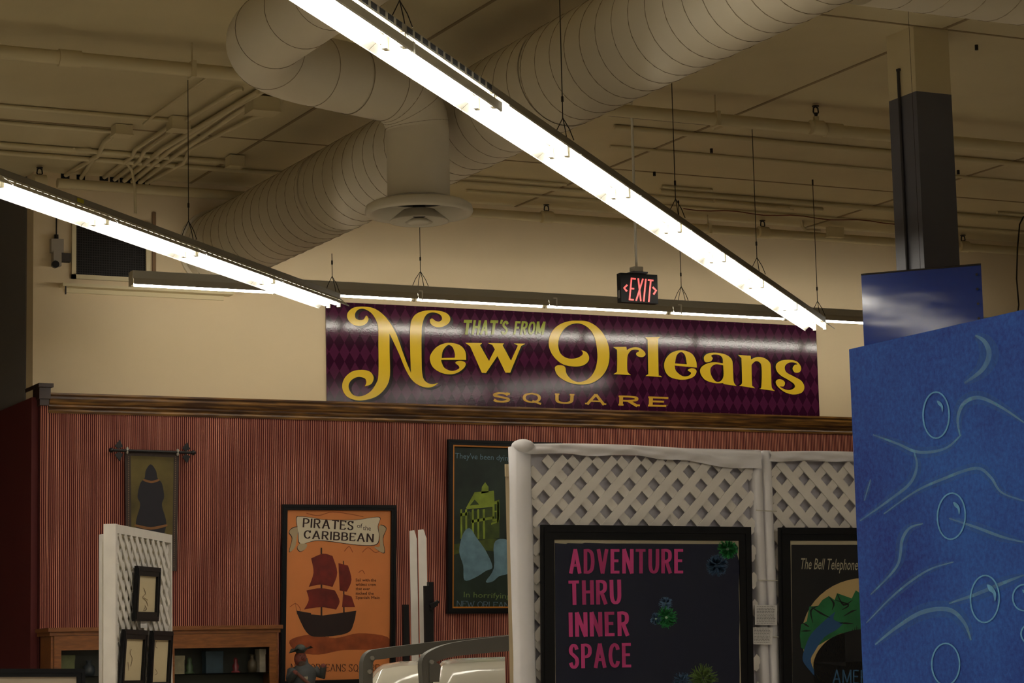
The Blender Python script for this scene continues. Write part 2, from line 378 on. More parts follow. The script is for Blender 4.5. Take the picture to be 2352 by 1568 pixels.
def letters(mb, plane, text, p0, p1, h, off, m=None, thick=.2, thin=None, serif=0, gap=.22, skew=0, mapf=None, arch=0, sx=None):
    """write text along the photo-pixel baseline p0 -> p1 with cap height h (pixels)"""
    thin = thick if thin is None else thin
    tw = 0
    for ch in text: tw += (.35 if ch == ' ' else G[ch][0] + thick + gap)
    tw -= gap
    p0 = V(p0); p1 = V(p1); d = p1 - p0; L = d.length; d.normalize(); up = V((d.y, -d.x))
    sc = L / tw
    x = thick / 2
    def mp(px_, py_):
        t = (px_ * sc) / L
        q = p0 + d * (px_ * sc + skew * py_ * h) + up * (py_ * h + arch * math.sin(math.pi * t))
        return mapf(q.x, q.y) if mapf else (q.x, q.y)
    # work in a space where both axes are pixels so that stroke widths stay even
    def put(pts, caps):
        _K[0] += 1
        P = [V((a * sc, b * h)) for a, b in pts]; n = len(P)
        tk, tn = thick * sc / 2, thin * sc / 2
        Lv = []; Rv = []
        if caps and n == 2:
            dd = (P[1] - P[0]).normalized()
        for i, p in enumerate(P):
            dd = (P[min(i+1, n-1)] - P[max(i-1, 0)]).normalized()
            wv = tn + (tk - tn) * abs(dd.y)
            q = V((-dd.y, dd.x)) * wv; Lv.append(p + q); Rv.append(p - q)
        allp = Lv + Rv
        vs = []
        for a in allp:
            qx, qy = mp(a.x / sc, a.y / h); vs.append(plane.at(qx, qy, off + _K[0] % 12 * .00012))
        fs = []
        for i in range(n-1):
            f = (i, i+1, n+i+1, n+i); a, b, c = vs[f[0]], vs[f[1]], vs[f[2]]
            fs.append(f if (b-a).cross(c-a).dot(plane.n) > 0 else tuple(reversed(f)))
        mb.add(vs, fs, m)
    e = thick * sc / 2 / h
    for ch in text:
        if ch == ' ': x += .35; continue
        w, st, cu = G[ch]
        for s_ in st:
            (ax, ay), (bx, by) = s_
            if abs(ay - by) < .01:      # horizontal bar sits inside the cap height
                oy = (-thin*sc/2/h if ay > .9 else thin*sc/2/h if ay < .1 else 0)
                hw = thick / 2
                put([(x+ax-hw*.99, ay+oy), (x+bx+hw*.6, by+oy)], True)
                if serif and ay in (0, 1): put([(x+bx+hw*.5, ay+oy*2 if ay==0 else ay-oy*0), (x+bx+hw*.5, (.2 if ay == 0 else .8))], True)
            else:
                put([(x+ax, ay), (x+bx, by)], True)
                if serif:
                    for (qx, qy) in (s_[0], s_[1]):
                        if qy in (0, 1): 
                            o2 = thin*sc/2/h * (1 if qy == 0 else -1)
                            put([(x+qx-thick*serif, qy+o2), (x+qx+thick*serif, qy+o2)], True)
        for c in cu:
            pts = smooth([(a, b) for a, b in c], False, 5)
            ins = []
            for p in pts:
                yy = thin*sc/2/h + p.y * (1 - thin*sc/h) if True else p.y
                ins.append((x + p.x, yy))
            if ch == 'U': ins[0] = (x, 1); ins[-1] = (x + w, 1)
            put(ins, False)
            if serif and ch in 'CS': put([(x + c[0][0], c[0][1] - .02), (x + c[0][0] + .01, 1)], True)
            if serif and ch == 'U':
                for qx in (0, w): put([(x+qx-thick*serif, 1-thin*sc/2/h), (x+qx+thick*serif, 1-thin*sc/2/h)], True)
        x += w + thick + gap
def bf_text(mb, plane, text, p0, p1, h, off, m=None, bold=0, skew=0):
    """built-in font text, laid on a plane between photo-pixel points"""
    c = bpy.data.curves.new('t', 'FONT'); c.body = text; c.offset = bold; c.resolution_u = 2
    o = bpy.data.objects.new('t', c); me = o.to_mesh(preserve_all_data_layers=False, depsgraph=None) if False else None
    COL.objects.link(o); dg = bpy.context.evaluated_depsgraph_get(); me = bpy.data.meshes.new_from_object(o.evaluated_get(dg))
    bpy.data.objects.remove(o)
    xs = [v.co.x for v in me.vertices]; x0, x1 = min(xs), max(xs)
    p0 = V(p0); p1 = V(p1); d = p1 - p0; L = d.length; d.normalize(); up = V((d.y, -d.x))
    vs = []
    for v in me.vertices:
        yy = v.co.y / .72 * h
        q = p0 + d * ((v.co.x - x0) / (x1 - x0) * L + skew * yy) + up * yy
        vs.append(plane.at(q.x, q.y, off))
    fs = []
    for p in me.polygons:
        f = tuple(p.vertices); a, b, cc = vs[f[0]], vs[f[1]], vs[f[2]]
        fs.append(f if p.normal.z * 1 != 0 and (b-a).cross(cc-a).dot(plane.n) > 0 else tuple(reversed(f)))
    mb.add(vs, fs, m); bpy.data.meshes.remove(me)
def ring(mb, plane, cx, cy, rx, ry, tilt, w, off, m, a0=0, a1=360, n=32, taper=0):
    pts = []
    for i in range(n+1):
        a = math.radians(a0 + (a1-a0)*i/n); x, y = rx*math.cos(a), ry*math.sin(a)
        pts.append((cx + x*math.cos(tilt) - y*math.sin(tilt), cy + x*math.sin(tilt) + y*math.cos(tilt)))
    pribbon(mb, plane, pts, lambda i, d, t: w*(1-taper*abs(2*t-1)), off, m)

# =================================================================== SETTING
W = 18.25; CZ = 5.6
struct('floor', MB().box((-12, -10, -.1), (20, 26, 0)), mat('floor_concrete', (190, 182, 166), .5, noise=.08, nscale=3))
ceil = struct('ceiling', MB().box((-12, -10, CZ), (20, 26, CZ+.2)), ceilm)
wb = struct('wall_back', MB().box((4.77, W, 0), (20, W+.2, CZ)), tan)
struct('wall_side', MB().box((4.76, W+.2, 0), (4.96, 26, CZ)), greym)  # side face in a darker grey than the tan back wall
struct('wall_left', MB().box((-12.2, -10, 0), (-12, 26, CZ)),mat('far_wall_paint', (124, 116, 104), .8))
struct('wall_right', MB().box((20, -10, 0), (20.2, 26, CZ)),mat('far_wall_paint', (124, 116, 104), .8))
struct('wall_front', MB().box((-12, -10.2, 0), (20, -10, CZ)),mat('far_wall_paint', (124, 116, 104), .8))
struct('wall_far', MB().box((-12, 26, 0), (20, 26.2, CZ)), greym)
# ceiling board joints (narrow battens) running into the wall and one across
for X in (-.0, 3.05, 6.08, 9.07, 12.1, 15.1):
    MB().box((X-.012, -10, CZ-.006), (X+.012, W, CZ+.001)).build('ceiling_joint', mat('joint', (150, 130, 96), .8), ceil)
for Y in (12.0, 16.55):
    MB().box((-12, Y-.01, CZ-.004), (20, Y+.01, CZ+.001)).build('ceiling_joint', mat('joint', (150, 130, 96), .8), ceil)
# red striped partition in front of the tan wall
ZT = 3.72
XL = pY(90, 1100, 18.12).x
struct('wall_partition', MB().box((XL, 18.12, 0), (15, W-.002, ZT)), stripe)
struct('wall_partition_side', MB().box((min(4.74, XL-.03), 18.16, 0), (XL-.001, 26, ZT+.05), darkred), darkred)
XC = pY(110, 1100, 18.08).x
struct('trim_1', MB().box((XL-.002, 18.09, 0), (XC, 18.119, ZT)), stripe)
tr = MB()
prof = [(0,-.10),(-.012,-.10),(-.018,-.085),(-.012,-.07),(-.03,-.055),(-.03,-.045),(-.045,-.035),(-.062,-.005),(-.062,.01),(-.075,.022),(-.075,.034),(0,.034)]
x0, x1 = XC + .01, 15
vs = [(x0, 18.125+a, ZT+.04+b*1.15) for a, b in prof] + [(x1, 18.125+a, ZT+.04+b*1.15) for a, b in prof]
n = len(prof)
tr.add(vs, [(i, i+1, n+i+1, n+i) for i in range(n-1)] + [tuple(range(n))[::-1], tuple(range(n, 2*n)), (n-1, 0, n, 2*n-1)])
tr.box((x0, 18.11, ZT+.0), (x1, W-.003, ZT+.078)); struct('trim_2', tr, trimwood)
t3 = MB(); zt = ZT + .15
xs_ = XL-.01
t3.box((xs_-.02, 18.03, zt-.03), (XC+.03, 26, zt)); t3.box((xs_-.01, 18.05, zt-.12), (XC+.012, 26, zt-.03)); t3.box((xs_, 18.07, ZT-.02), (XC+.004, 26, zt-.12))
struct('trim_3', t3, mat('trim_dark_wood', (50, 30, 18), .4, noise=.2, nscale=5))

# square column
cx0, cx1, cy0, cy1 = 8.84, 9.115, 12.0, 12.3
colm = struct('column_base', MB().box((cx0, cy0, 0), (cx1, cy1, 5.17)), colgrey); colm.name = 'column'
MB().box((cx0+.001, cy0+.001, 5.17), (cx1-.001, cy1-.001, CZ)).build('column_top', ceilm, colm)
cp = MB(); cp.tube([(cx0-.011, 12.17, 1.0), (cx0-.011, 12.17, 5.35)], .010, 8); cp.box((cx0-.016, 12.155, 5.34), (cx0, 12.185, 5.355))
tag(cp.build('vertical_conduit', mat('conduit_dark', (52, 50, 54), .5)), 'thin dark conduit running up the left face of the square column', 'conduit')

# =================================================================== DUCTS
def duct_seams(mb, pts, r, step, w=.003):
    """spiral lock seam: a raised lip wound around the straight run"""
    a = V(pts[0]); b = V(pts[1]); d = (b-a); L = d.length; d.normalize()
    up = V((0,0,1)) if abs(d.z) < .9 else V((1,0,0)); s1 = d.cross(up).normalized(); s2 = s1.cross(d)
    turns = L / step; n = int(turns * 28); P = []
    for i in range(n+1):
        q = 2*math.pi*i/28; P.append(a + d*(L*i/n) + (s1*math.cos(q) + s2*math.sin(q))*(r+.001))
    mb.tube(P, w, 3, cap=False, smooth=False)
DX, DZ, DR = 6.315, 5.05, .311
dd = thing('spiral_duct', (DX, 14, DZ), 'fat painted spiral air duct running diagonally to the back wall', 'duct')
MB().tube([(DX, y, DZ) for y in (3.0, 7.0, 12, 15, W)], DR, 48, cap=False).build('duct_run', ductm, dd)
sm = MB(); duct_seams(sm, [(DX, 3.0, DZ), (DX, W, DZ)], DR, .185); sm.build('lock_seam', mat('seam', (142, 128, 104), .8), dd)
MB().tube([(DX, W-.03, DZ), (DX, W-.001, DZ)], DR+.03, 48).build('wall_collar', ductm, dd)
for y in (12.0, 13.9, 15.6): MB().tube([(DX, y, DZ), (DX, y+.02, DZ)], DR+.006, 48, cap=False).build('joint_band', ductm, dd)
# second duct running along the room
Y2 = pz(2150, 22, 4.82).y
d2 = thing('spiral_duct', (10, Y2, 5.12), 'painted duct crossing the top right corner behind the column head', 'duct')
MB().tube([(x, Y2, 5.12) for x in (DX+DR+.004, 8, 11, 16)], DR, 48).build('duct_run', ductm, d2)
sm = MB(); duct_seams(sm, [(DX+DR+.05, Y2, 5.12), (16, Y2, 5.12)], DR, .2); sm.build('lock_seam', mat('seam', (142, 128, 104), .8), d2)
# branch duct with elbows and round diffuser
BR = .19; BH = .212; bz = 5.11; dxp = V((5.785, 12.97, 0))
bd = thing('branch_duct', (dxp.x, dxp.y, 4.45), 'painted branch duct with a round elbow that drops to a ceiling diffuser', 'duct')
def bend(p0, d0, p1, d1, n=10):
    out = []
    for i in range(n+1):
        t = i/n; h = (p1-p0).length * .62
        a = p0 + d0*h*0; 
        c0, c1, c2, c3 = p0, p0 + d0*h*.62, p1 - d1*h*.62, p1
        out.append(c0*(1-t)**3 + c1*3*t*(1-t)**2 + c2*3*t*t*(1-t) + c3*t**3)
    return out
eA = V((4.46, 11.95, bz)); eB = V((5.0, 12.68, bz)); dA = V((0, 1, 0)); dB = V((.93, .37, 0)).normalized()
dirB = (V((dxp.x-.22, dxp.y-.09, bz)) - eB).normalized()
hC = V((dxp.x, dxp.y, bz)) - dirB*.26; vD = V((dxp.x, dxp.y, bz-.24))
path = [V((4.46, 3.5, bz)), V((4.46, 11, bz))] + bend(eA, dA, eB, dirB) + bend(hC, dirB, vD, V((0,0,-1)))
MB().tube(path, [BH]*14 + [BH - (BH-BR)*i/10 for i in range(len(path)-14)], 40, cap=False).build('elbow_run', ductm, bd)
MB().tube([(dxp.x, dxp.y, bz-.22), (dxp.x, dxp.y, 4.45)], BR+.003, 40, cap=False).build('drop', ductm, bd)
def hoop(c, d, r):
    sm = MB()
    d = V(d).normalized(); up = V((0,0,1)) if abs(d.z) < .9 else V((1,0,0)); s1 = d.cross(up).normalized(); s2 = s1.cross(d)
    sm.tube([V(c) + (s1*math.cos(q*math.pi/16) + s2*math.sin(q*math.pi/16))*r for q in range(33)], .003, 3, cap=False, smooth=False)
    sm.build('joint_seam', mat('seam', (142, 128, 104), .8), bd)
seq = bend(eA, dA, eB, dirB)
for i in (0, 5, 10):
    t = (seq[min(i+1, 10)] - seq[max(i-1, 0)]); hoop(seq[i], t, BH+.001)
seq = bend(hC, dirB, vD, V((0,0,-1)))
for i in (0, 3, 6, 9): t = (seq[min(i+1, 10)] - seq[max(i-1, 0)]); hoop(seq[i], t, BH-(BH-BR)*i/10+.0015)
for y in (9.5, 9.9, 10.3, 10.7, 11.1, 11.5): hoop((4.46, y, bz), (0,1,0), BH+.001)
mid = (eB + hC)/2; hoop(mid, dirB, BH+.003)
df = MB(); c = (dxp.x, dxp.y, 0)
dz = 4.345
df.lathe(c, [(BR, dz+.14), (BR, dz+.09), (.29, dz+.075), (.325, dz+.055), (.333, dz+.02), (.322, dz), (.285, dz+.012), (.235, dz+.085)], 40)
dfo = df.build('diffuser_ring', mat('diffuser_white', (214, 206, 188), .5), bd)
MB().lathe(c, [(.0, dz+.088), (.235, dz+.088)], 32).build('throat', darkm, bd)
MB().lathe(c, [(.10, dz+.03), (.18, dz-.035), (.185, dz-.042), (.172, dz-.042), (.09, dz+.01)], 32).build('diffuser_cone', mat('diffuser_white', (214,206,188), .5), bd)
MB().lathe(c, [(0, dz-.02), (.05, dz-.025), (.085, dz-.045), (.05, dz-.058), (0, dz-.06)], 24).build('centre_cone', mat('diffuser_white', (214,206,188), .5), bd)
MB().tube([(dxp.x, dxp.y, dz-.01), (dxp.x, dxp.y, dz+.12)], .04, 12, m=darkm).build('damper_stem', darkm, bd)

# =================================================================== CEILING PIPES
def pipe(name, pts, r, label, cat='pipe', group=None, m=None, hang=(), seg=10, extra=None):
    mb = MB().tube(pts, r, seg)
    o = mb.build(name, m or pipem); tag(o, label, cat, group)
    for h in hang:
        q = V(h); b = MB(); b.tube([q + V((0, 0, r*.8)), (q.x, q.y, CZ)], .006, 6)
        b.obox(q, (.014, 0, 0), (0, r+.008, 0), (0, 0, r+.008)); b.build('hanger', pipem, o)
    if extra: extra(o)
    return o
PY, PZ = 14.065, 5.42
def fittings(o):
    for x in (3.9, 7.0, 9.6, 12.4):
        MB().tube([(x-.07, PY, PZ), (x+.07, PY, PZ)], .056, 12).build('coupling', pipem, o)
pipe('sprinkler_main', [(-4, PY, PZ), (16, PY, PZ)], .045, 'thick painted sprinkler main running under the ceiling across the room', hang=[(4.7, PY, PZ), (8.6, PY, PZ), (11.4, PY, PZ)], extra=fittings)
def cy(x, y, z=CZ-.03): return pz(x, y, z).y
WPY = 18.02
pipe('wall_pipe', [(4.9, WPY, 5.47), (15, WPY, 5.47)], .04, 'painted sprinkler pipe tight to the top of the tan back wall', hang=[(7.9, WPY, 5.47), (10.9, WPY, 5.47), (13.2, WPY, 5.47)])
GR = 'thin painted conduits along the ceiling'
def run(a, b, r, lab, z=None, x0=None, x1=None, m=None, name='ceiling_conduit', grp=None):
    z = z or (CZ - r - .004); p = pz(a[0], a[1], z); q = pz(b[0], b[1], z); Y = (p.y + q.y)/2
    return pipe(name, [(p.x if x0 is None else x0, Y, z), (q.x if x1 is None else x1, Y, z)], r, lab, 'conduit', grp, m=m, seg=8)
run((0, 243), (395, 277), .016, 'upper of two thin conduits at left ending at the junction box', x0=-3)
run((0, 280), (262, 304), .016, 'lower of two thin conduits at left ending at the small box', x0=-3)
run((0, 331), (520, 372), .02, 'conduit at left just above the cluster of wall penetrations', x0=-3)
run((0, 356), (700, 398), .02, 'lowest long conduit at left passing under the conduit cluster', x0=-3)
run((1400, 262), (1662, 288), .014, 'dark cable run under the sprinkler main, ending at a box', m=mat('cable_dark', (70, 60, 50), .7))
run((1400, 297), (2352, 372), .02, 'first thin painted conduit below the sprinkler main at right', x1=16)
run((1400, 337), (2352, 418), .012, 'second thin painted conduit below the sprinkler main at right', x1=16)
run((1060, 405), (1300, 424), .014, 'short thin conduit right of the round diffuser, upper', x1=None)
run((1500, 446), (2352, 498), .022, 'thick conduit near the back wall, upper of the right-hand bundle', x1=16)
run((1040, 421), (1900, 478), .016, 'middle conduit of the bundle near the back wall')
run((1050, 447), (2352, 524), .012, 'lower conduit of the bundle near the back wall', x1=16)
run((1520, 428), (1636, 437), .014, 'short strut channel on the ceiling above the right-hand bundle')
run((2290, 488), (2352, 493), .014, 'short strut channel on the ceiling right of the column', x1=14)
# sagging red wire
pts = []
for i in range(17):
    x = 1570 + i*(2060-1570)/16; y = 479 + (513-479)*i/16 + 2.5*math.sin(i*1.3); pts.append(pz(x, y, 5.52))
tag(MB().tube(pts, .005, 5).build('red_wire', mat('red_wire', (110, 40, 22), .6)), 'thin sagging red wire strung under the conduits by the wall', 'wire')
# offset conduit dropping to a small box on the wall pipe
a = pz(1700, 468, 5.56); pts = [pz(1640, 462, 5.56), pz(1810, 478, 5.56), pY(1838, 485, 17.95), pY(1843, 520, 17.97), pY(1852, 529, 17.97), pY(1884, 530, 17.97)]
tag(MB().tube(pts, .014, 8).build('offset_conduit', pipem), 'conduit with an offset bend dropping to a small box on the pipe', 'conduit')
def jbox(x, y, z, s, lab, Y=None):
    p = pz(x, y, z) if Y is None else pY(x, y, Y)
    mb = MB().box((p.x-s[0]/2, p.y-s[1]/2, p.z-s[2]/2), (p.x+s[0]/2, p.y+s[1]/2, p.z+s[2]/2))
    o = mb.build('junction_box', pipem); tag(o, lab, 'box')
    MB().box((p.x-s[0]/2-.006, p.y-s[1]/2-.006, p.z-s[2]/2-.006), (p.x+s[0]/2+.006, p.y+s[1]/2+.006, p.z-s[2]/2)).build('cover', pipem, o)
    return p
jbox(1918, 533, 5.4, (.16, .06, .09), 'small painted box on the wall pipe left of the column', 17.95)
jbox(410, 285, 5.55, (.14, .14, .09), 'painted junction box where two conduits meet, above the light row at left')
jbox(280, 300, 5.56, (.13, .12, .07), 'small painted junction box at left on the lower conduit')
jbox(603, 243, 5.53, (.2, .18, .1), 'large painted junction box under the elbow duct')
jbox(540, 371, 5.55, (.12, .12, .08), 'painted junction box at the right end of the left conduit')
jbox(1672, 287, 5.56, (.15, .16, .06), 'shallow painted box where the dark cable ends')
# conduits running into the wall on the left
K1 = .3401; zz = 5.565
cl_ = [([(1640,600),(1600,605),(1262,812)], .015, 'conduit from the elbow duct down to the junction box left of the bundle', 0),
 ([(1150,850),(915,1008),(890,1060),(700,1200)], .017, 'leftmost conduit of the close bundle entering the wall', 1),
 ([(1180,870),(975,1020),(945,1080),(770,1215)], .017, 'second conduit from left of the bundle entering the wall', 1),
 ([(1745,618),(1100,1005),(1030,1060),(836,1222)], .02, 'third conduit from left of the bundle, thick, entering the wall', 1),
 ([(1790,606),(1560,735),(1145,1015),(890,1230)], .02, 'fourth conduit from left of the bundle entering the wall', 1),
 ([(1745,690),(1705,692),(1190,1045),(940,1236)], .019, 'fifth conduit of the bundle passing the large box', 1),
 ([(1910,655),(1885,715),(1835,765),(1720,792),(1285,1008),(1240,1100),(1065,1195),(985,1240)], .017, 'rightmost conduit of the bundle with offset bends', 1),
 ([(760,915),(705,960),(662,1050),(440,1185)], .019, 'single conduit with a bend entering the wall furthest left', 1),
 ([(640,1070),(600,1120),(545,1205)], .017, 'short single conduit entering the wall left of the bundle', 1)]
for pl_, r_, lab_, wl in cl_:
    pts = [pz(x*K1, y*K1, zz) for x, y in pl_]
    if wl:
        e = pY(pl_[-1][0]*K1, pl_[-1][1]*K1, W+.02); pts[-1] = e
        MB().box((e.x-.04, W-.003, e.z-.03), (e.x+.03, W+.001, e.z+.035)).build('wall_opening', darkm, wb)
    tag(MB().tube(pts, r_, 8).build('wall_conduit', pipem), lab_, 'conduit')
# long thin conduit coming from the small box toward the camera
p = pz(330, 285, zz); q = pz(490, 168, zz)
tag(MB().tube([p, (q.x, p.y-.3, zz), (q.x, q.y, zz)], .01, 6).build('thin_conduit', pipem), 'very thin conduit from the small box towards the sprinkler main', 'conduit')
# hanging flexible cable near the grille
pts = [pz(170, 342, 5.5)] + [pY(x, y, 17.6) for x, y in ((240, 342), (280, 360), (303, 392), (310, 430), (311, 490))]
tag(MB().tube(pts, .012, 6).build('hanging_cable', pipem), 'painted cable looping down in front of the dark grille', 'cable')
# sprinkler heads on the pipes
def sprinkler(x, y, Yp, zp, par):
    p = pY(x, y, Yp); p.z = min(p.z, CZ-.08); b = MB().tube([(p.x, Yp, zp), (p.x, Yp, p.z-.02)], .022, 10).tube([(p.x-.05, Yp, zp), (p.x+.05, Yp, zp)], .055, 12).build('sprinkler_head', pipem, par)
    MB().tube([(p.x, Yp, p.z-.02), (p.x, Yp, p.z+.01)], .012, 8).build('nozzle', blackm, b)
    MB().tube([(p.x-.004, Yp, p.z-.01), (p.x-.022, Yp, p.z+.015), (p.x-.018, Yp, p.z+.045), (p.x, Yp, p.z+.055), (p.x+.018, Yp, p.z+.045), (p.x+.022, Yp, p.z+.015), (p.x+.004, Yp, p.z-.01)], .006, 6).build('frame_arms', blackm, b)
    MB().tube([(p.x, Yp, p.z+.055), (p.x, Yp, p.z+.062)], .026, 12).build('deflector', blackm, b)
smain = bpy.data.objects['sprinkler_main']; wpipe = bpy.data.objects['wall_pipe']
sprinkler(1873, 238, PY-.04, PZ, smain)
for x, y in ((1255, 473), (1751, 497), (2211, 524), (91, 384)): sprinkler(x, y, WPY-.02, 5.47, wpipe)
# small ceiling studs
for x, y, lab in ((1634, 347, 'tiny black stud in the ceiling, midway between the light row and column'), (1503, 400, 'tiny black stud in the ceiling above the exit sign'), (2243, 110, 'tiny black stud in the ceiling right of the column head'), (2201, 396, 'tiny black stud in the ceiling close to the column, right side')):
    p = pz(x, y, CZ-.02); tag(MB().tube([(p.x, p.y, CZ-.035), (p.x, p.y, CZ)], .012, 8).build('ceiling_stud', blackm), lab, 'stud', 'tiny black ceiling studs')

# =================================================================== WALL FITTINGS
pl = planeY(W)
g0 = pY(165, 480, W-.02); g1 = pY(345, 652, W-.02)
gx0, gx1, gz1, gz0 = g0.x, g1.x, 5.24, 4.745
vg = thing('vent_grille', ((gx0+gx1)/2, W-.02, gz0), 'dark louvred vent in a white frame high on the wall', 'vent')
MB().box((gx0+.02, W-.004, gz0+.02), (gx1-.02, W-.001, gz1-.02)).build('backing', gratem, vg)
fr = MB(); b_ = .035
fr.box((gx0, W-.03, gz0), (gx0+b_, W-.001, gz1)).box((gx1-b_, W-.03, gz0), (gx1, W-.001, gz1)).box((gx0, W-.03, gz0), (gx1, W-.001, gz0+b_)).box((gx0, W-.03, gz1-b_), (gx1, W-.001, gz1))
fr.build('frame', pipem, vg)
gm = mat('grate_bar', (48, 42, 38), .6)
gb = MB(); k = 0
x = gx0 + .05
while x < gx1 - .04: gb.box((x, W-.012, gz0+b_), (x+.004, W-.009, gz1-b_)); x += .02
z = gz0 + .05
while z < gz1 - .04: gb.box((gx0+b_, W-.012, z), (gx1-b_, W-.009, z+.004)); z += .02
gb.build('mesh_bars', gm, vg, kind='stuff')
MB().box((gx1+.02, W-.02, gz0-.0), (gx1+.05, W-.001, 5.33)).build('edge_strip', mat('strip_brown', (120, 92, 62), .7), vg)
sh0 = pY(143, 657, W-.1).x; sh1 = pY(535, 672, W-.1).x
sg = MB().box((sh0, W-.12, 4.665), (sh1, W, 4.69)).box((sh0+.05, W-.02, 4.63), (sh1-.05, W, 4.665))
tag(sg.build('wall_ledge', pipem), 'thin painted ledge on the wall below the vent', 'ledge')
MB().box((sh0+.02, W-.115, 4.60), (sh0+.03, W-.105, 4.665)).build('hook', wirem, bpy.data.objects['wall_ledge'])
# fire alarm horn device
dv = pY(130, 575, W-.03)
al = thing('alarm_device', (dv.x, W, dv.z), 'grey wall-mounted alarm horn with boxes left of the vent', 'alarm')
gmt = mat('device_grey', (150, 140, 126), .5)
MB().box((dv.x-.05, W-.06, dv.z-.02), (dv.x+.05, W-.001, dv.z+.09)).build('upper_box', gmt, al)
MB().box((dv.x-.035, W-.07, dv.z-.13), (dv.x+.03, W-.001, dv.z-.01)).build('lower_box', gmt, al)
MB().tube([(dv.x-.02, W-.08, dv.z-.12), (dv.x-.02, W-.05, dv.z-.12)], .03, 12).build('knob', blackm, al)
MB().box((dv.x+.03, W-.05, dv.z-.09), (dv.x+.11, W-.001, dv.z-.02)).build('side_box', mat('device_dark', (58, 50, 44), .6), al)
MB().tube([(dv.x, W-.02, dv.z+.09), (dv.x, W-.02, dv.z+.13)], .018, 8).tube([(dv.x, W-.02, dv.z+.13), (dv.x+.0, W-.02, 5.3)], .006, 6).build('cable', blackm, al)

# =================================================================== LIGHT ROWS
def spider(parent, p, top, four=False, s=.06, d=V((1,0,0))):
    """wire V-hook above a fixture and the cable to the ceiling"""
    p = V(p); ap = p + V((0, 0, .13)); mb = MB()
    side = V((-d.y, d.x, 0))
    legs = [side*s, -side*s] + ([d*s*1.4 + side*.02, -d*s*1.4 - side*.02] if four else [d*s*1.3])
    for l in legs: mb.tube([ap, ap*.5 + (p+l)*.5 + l*.1, p + l], .0028, 5)
    mb.tube([ap, (ap.x, ap.y, top)], .003, 5); mb.tube([ap + V((0,0,.09)), ap + V((0,0,.12))], .007, 6)
    if top > CZ-.1: mb.tube([(ap.x, ap.y, CZ-.05), (ap.x, ap.y, CZ-.001)], .007, 6)
    mb.build('suspension_wire', wirem, parent)
FW, FH, CH = .125, .10, .05
def light_row(name, start, d, nsec, zl, label, L=1.22, wires=(), slotted=0, bothsides=False, detail=True, slots=True):
    """a run of fluorescent strip fixtures; start = first joint, d = direction, zl = lip height"""
    d = V(d).normalized(); nrm = V((d.y, -d.x, 0)); start = V(start); start.z = 0
    root = thing(name, (start.x, start.y, zl), label, 'ceiling light')
    P = lambda s, n, z: start + d*s + nrm*n + V((0, 0, zl+z))
    tot = nsec*L
    # channel body
    hb = MB(); pr = [(-CH, .06), (-CH, FH), (CH, FH), (CH, .06)]
    hb.prism([P(0, a, b) for a, b in pr], d*tot); hb.obox(P(tot/2, 0, FH+.002), d*tot/2, nrm*.012, (0,0,.003))
    hb.build('channel', housing, root)
    for i in range(nsec):
        s0, s1 = i*L + .003, (i+1)*L - .003
        for sd in (-1, 1):
            mb = MB()
            th = .0016
            def plate(n0, z0, n1, z1, a=s0, b=s1):
                q = V((0, 0, th)); vs = [P(a, sd*n0, z0), P(b, sd*n0, z0), P(b, sd*n1, z1), P(a, sd*n1, z1)]
                mb.add(vs + [v+q for v in vs], [(0,1,2,3), (7,6,5,4), (0,4,5,1), (1,5,6,2), (2,6,7,3), (3,7,4,0)])
            fr = lambda t: (CH + (FW-CH)*t, .06*(1-t))
            big = (sd == 1 and i < slotted)
            if big:
                mb.obox(P((s0+s1)/2, .09, -.008), d*((s1-s0)/2-.01), nrm*.0015, V((0,0,.020)))
                mb.obox(P((s0+s1)/2, .084, -.028), d*((s1-s0)/2-.01), nrm*.006, V((0,0,.001)))
                for e in (s0+.01, s1-.01): mb.prism([P(e, CH, .06), P(e, .092, .014), P(e, .092, -.034), P(e, .080, -.034), P(e, CH, .03)], d*.004)
                sl_ = MB(); k = s0 + .03
                while k < s1-.05: sl_.obox(P(k+.024, CH+.001, .082), d*.033, nrm*.001, V((0,0,.014))); k += .10
                sl_.build('slots', darkm, root, kind='stuff')
            elif slots and detail:
                a = fr(.42); b = fr(.50)
                plate(CH, .06, a[0], a[1]); plate(b[0], b[1], FW, 0)
                k = s0
                while k < s1-.02:
                    plate(a[0], a[1], b[0], b[1], k, min(s1, k+.02)); k += .078
            else: plate(CH, .06, FW, 0)
            if not big: plate(FW, 0, FW-.001, -.006)
            mb.add([], []); o = mb.build('reflector', refl, root)
        for sd in (-1, 1):
            MB().tube([P(s0+.075, sd*.043, .016), P(s1-.075, sd*.043, .016)], .0165, 10, cap=True).build('tube', tubem, root)
            if detail:
                for e in (s0+.012, s1-.012):
                    MB().obox(P(e, sd*.043, .025), d*.009, nrm*.013, (0,0,.032)).build('socket', sockm, root)
    for e in (0, tot):
        sgn = 1 if e else -1
        MB().obox(P(e + sgn*.004, 0, .08), d*.003, nrm*CH, (0,0,.022)).build('end_cap', sockm, root)
    for s_, top in wires: spider(root, P(s_, 0, FH+.002), top, four=bothsides, d=d)
    return root
refl = mat('reflector_white', (206, 204, 194), .45)
sockm = mat('socket_cream', (205, 198, 176), .5)
D1 = V((.70, .714, 0)).normalized(); N1 = V((D1.y, -D1.x, 0))
zl = 4.33
def along(px_, py_, n0, z=4.345):   # distance along a row at offset n0
    p = pz(px_, py_, z); return p.dot(D1)
s_first = pz(904, 98.6, 4.35).dot(D1); s_last = pz(1867, 752, 4.35).dot(D1)
L1 = (s_last - s_first) / 8
n1 = -3.64; n2 = -6.80
def wpos(px_, py_, n0, zt):
    """where along the row a wire seen at a photo pixel hangs"""
    d = ray(px_, py_); t = (n0 - CAMP.dot(N1)) / d.dot(N1); return (CAMP + d*t).dot(D1)
st1 = s_first - 4*L1
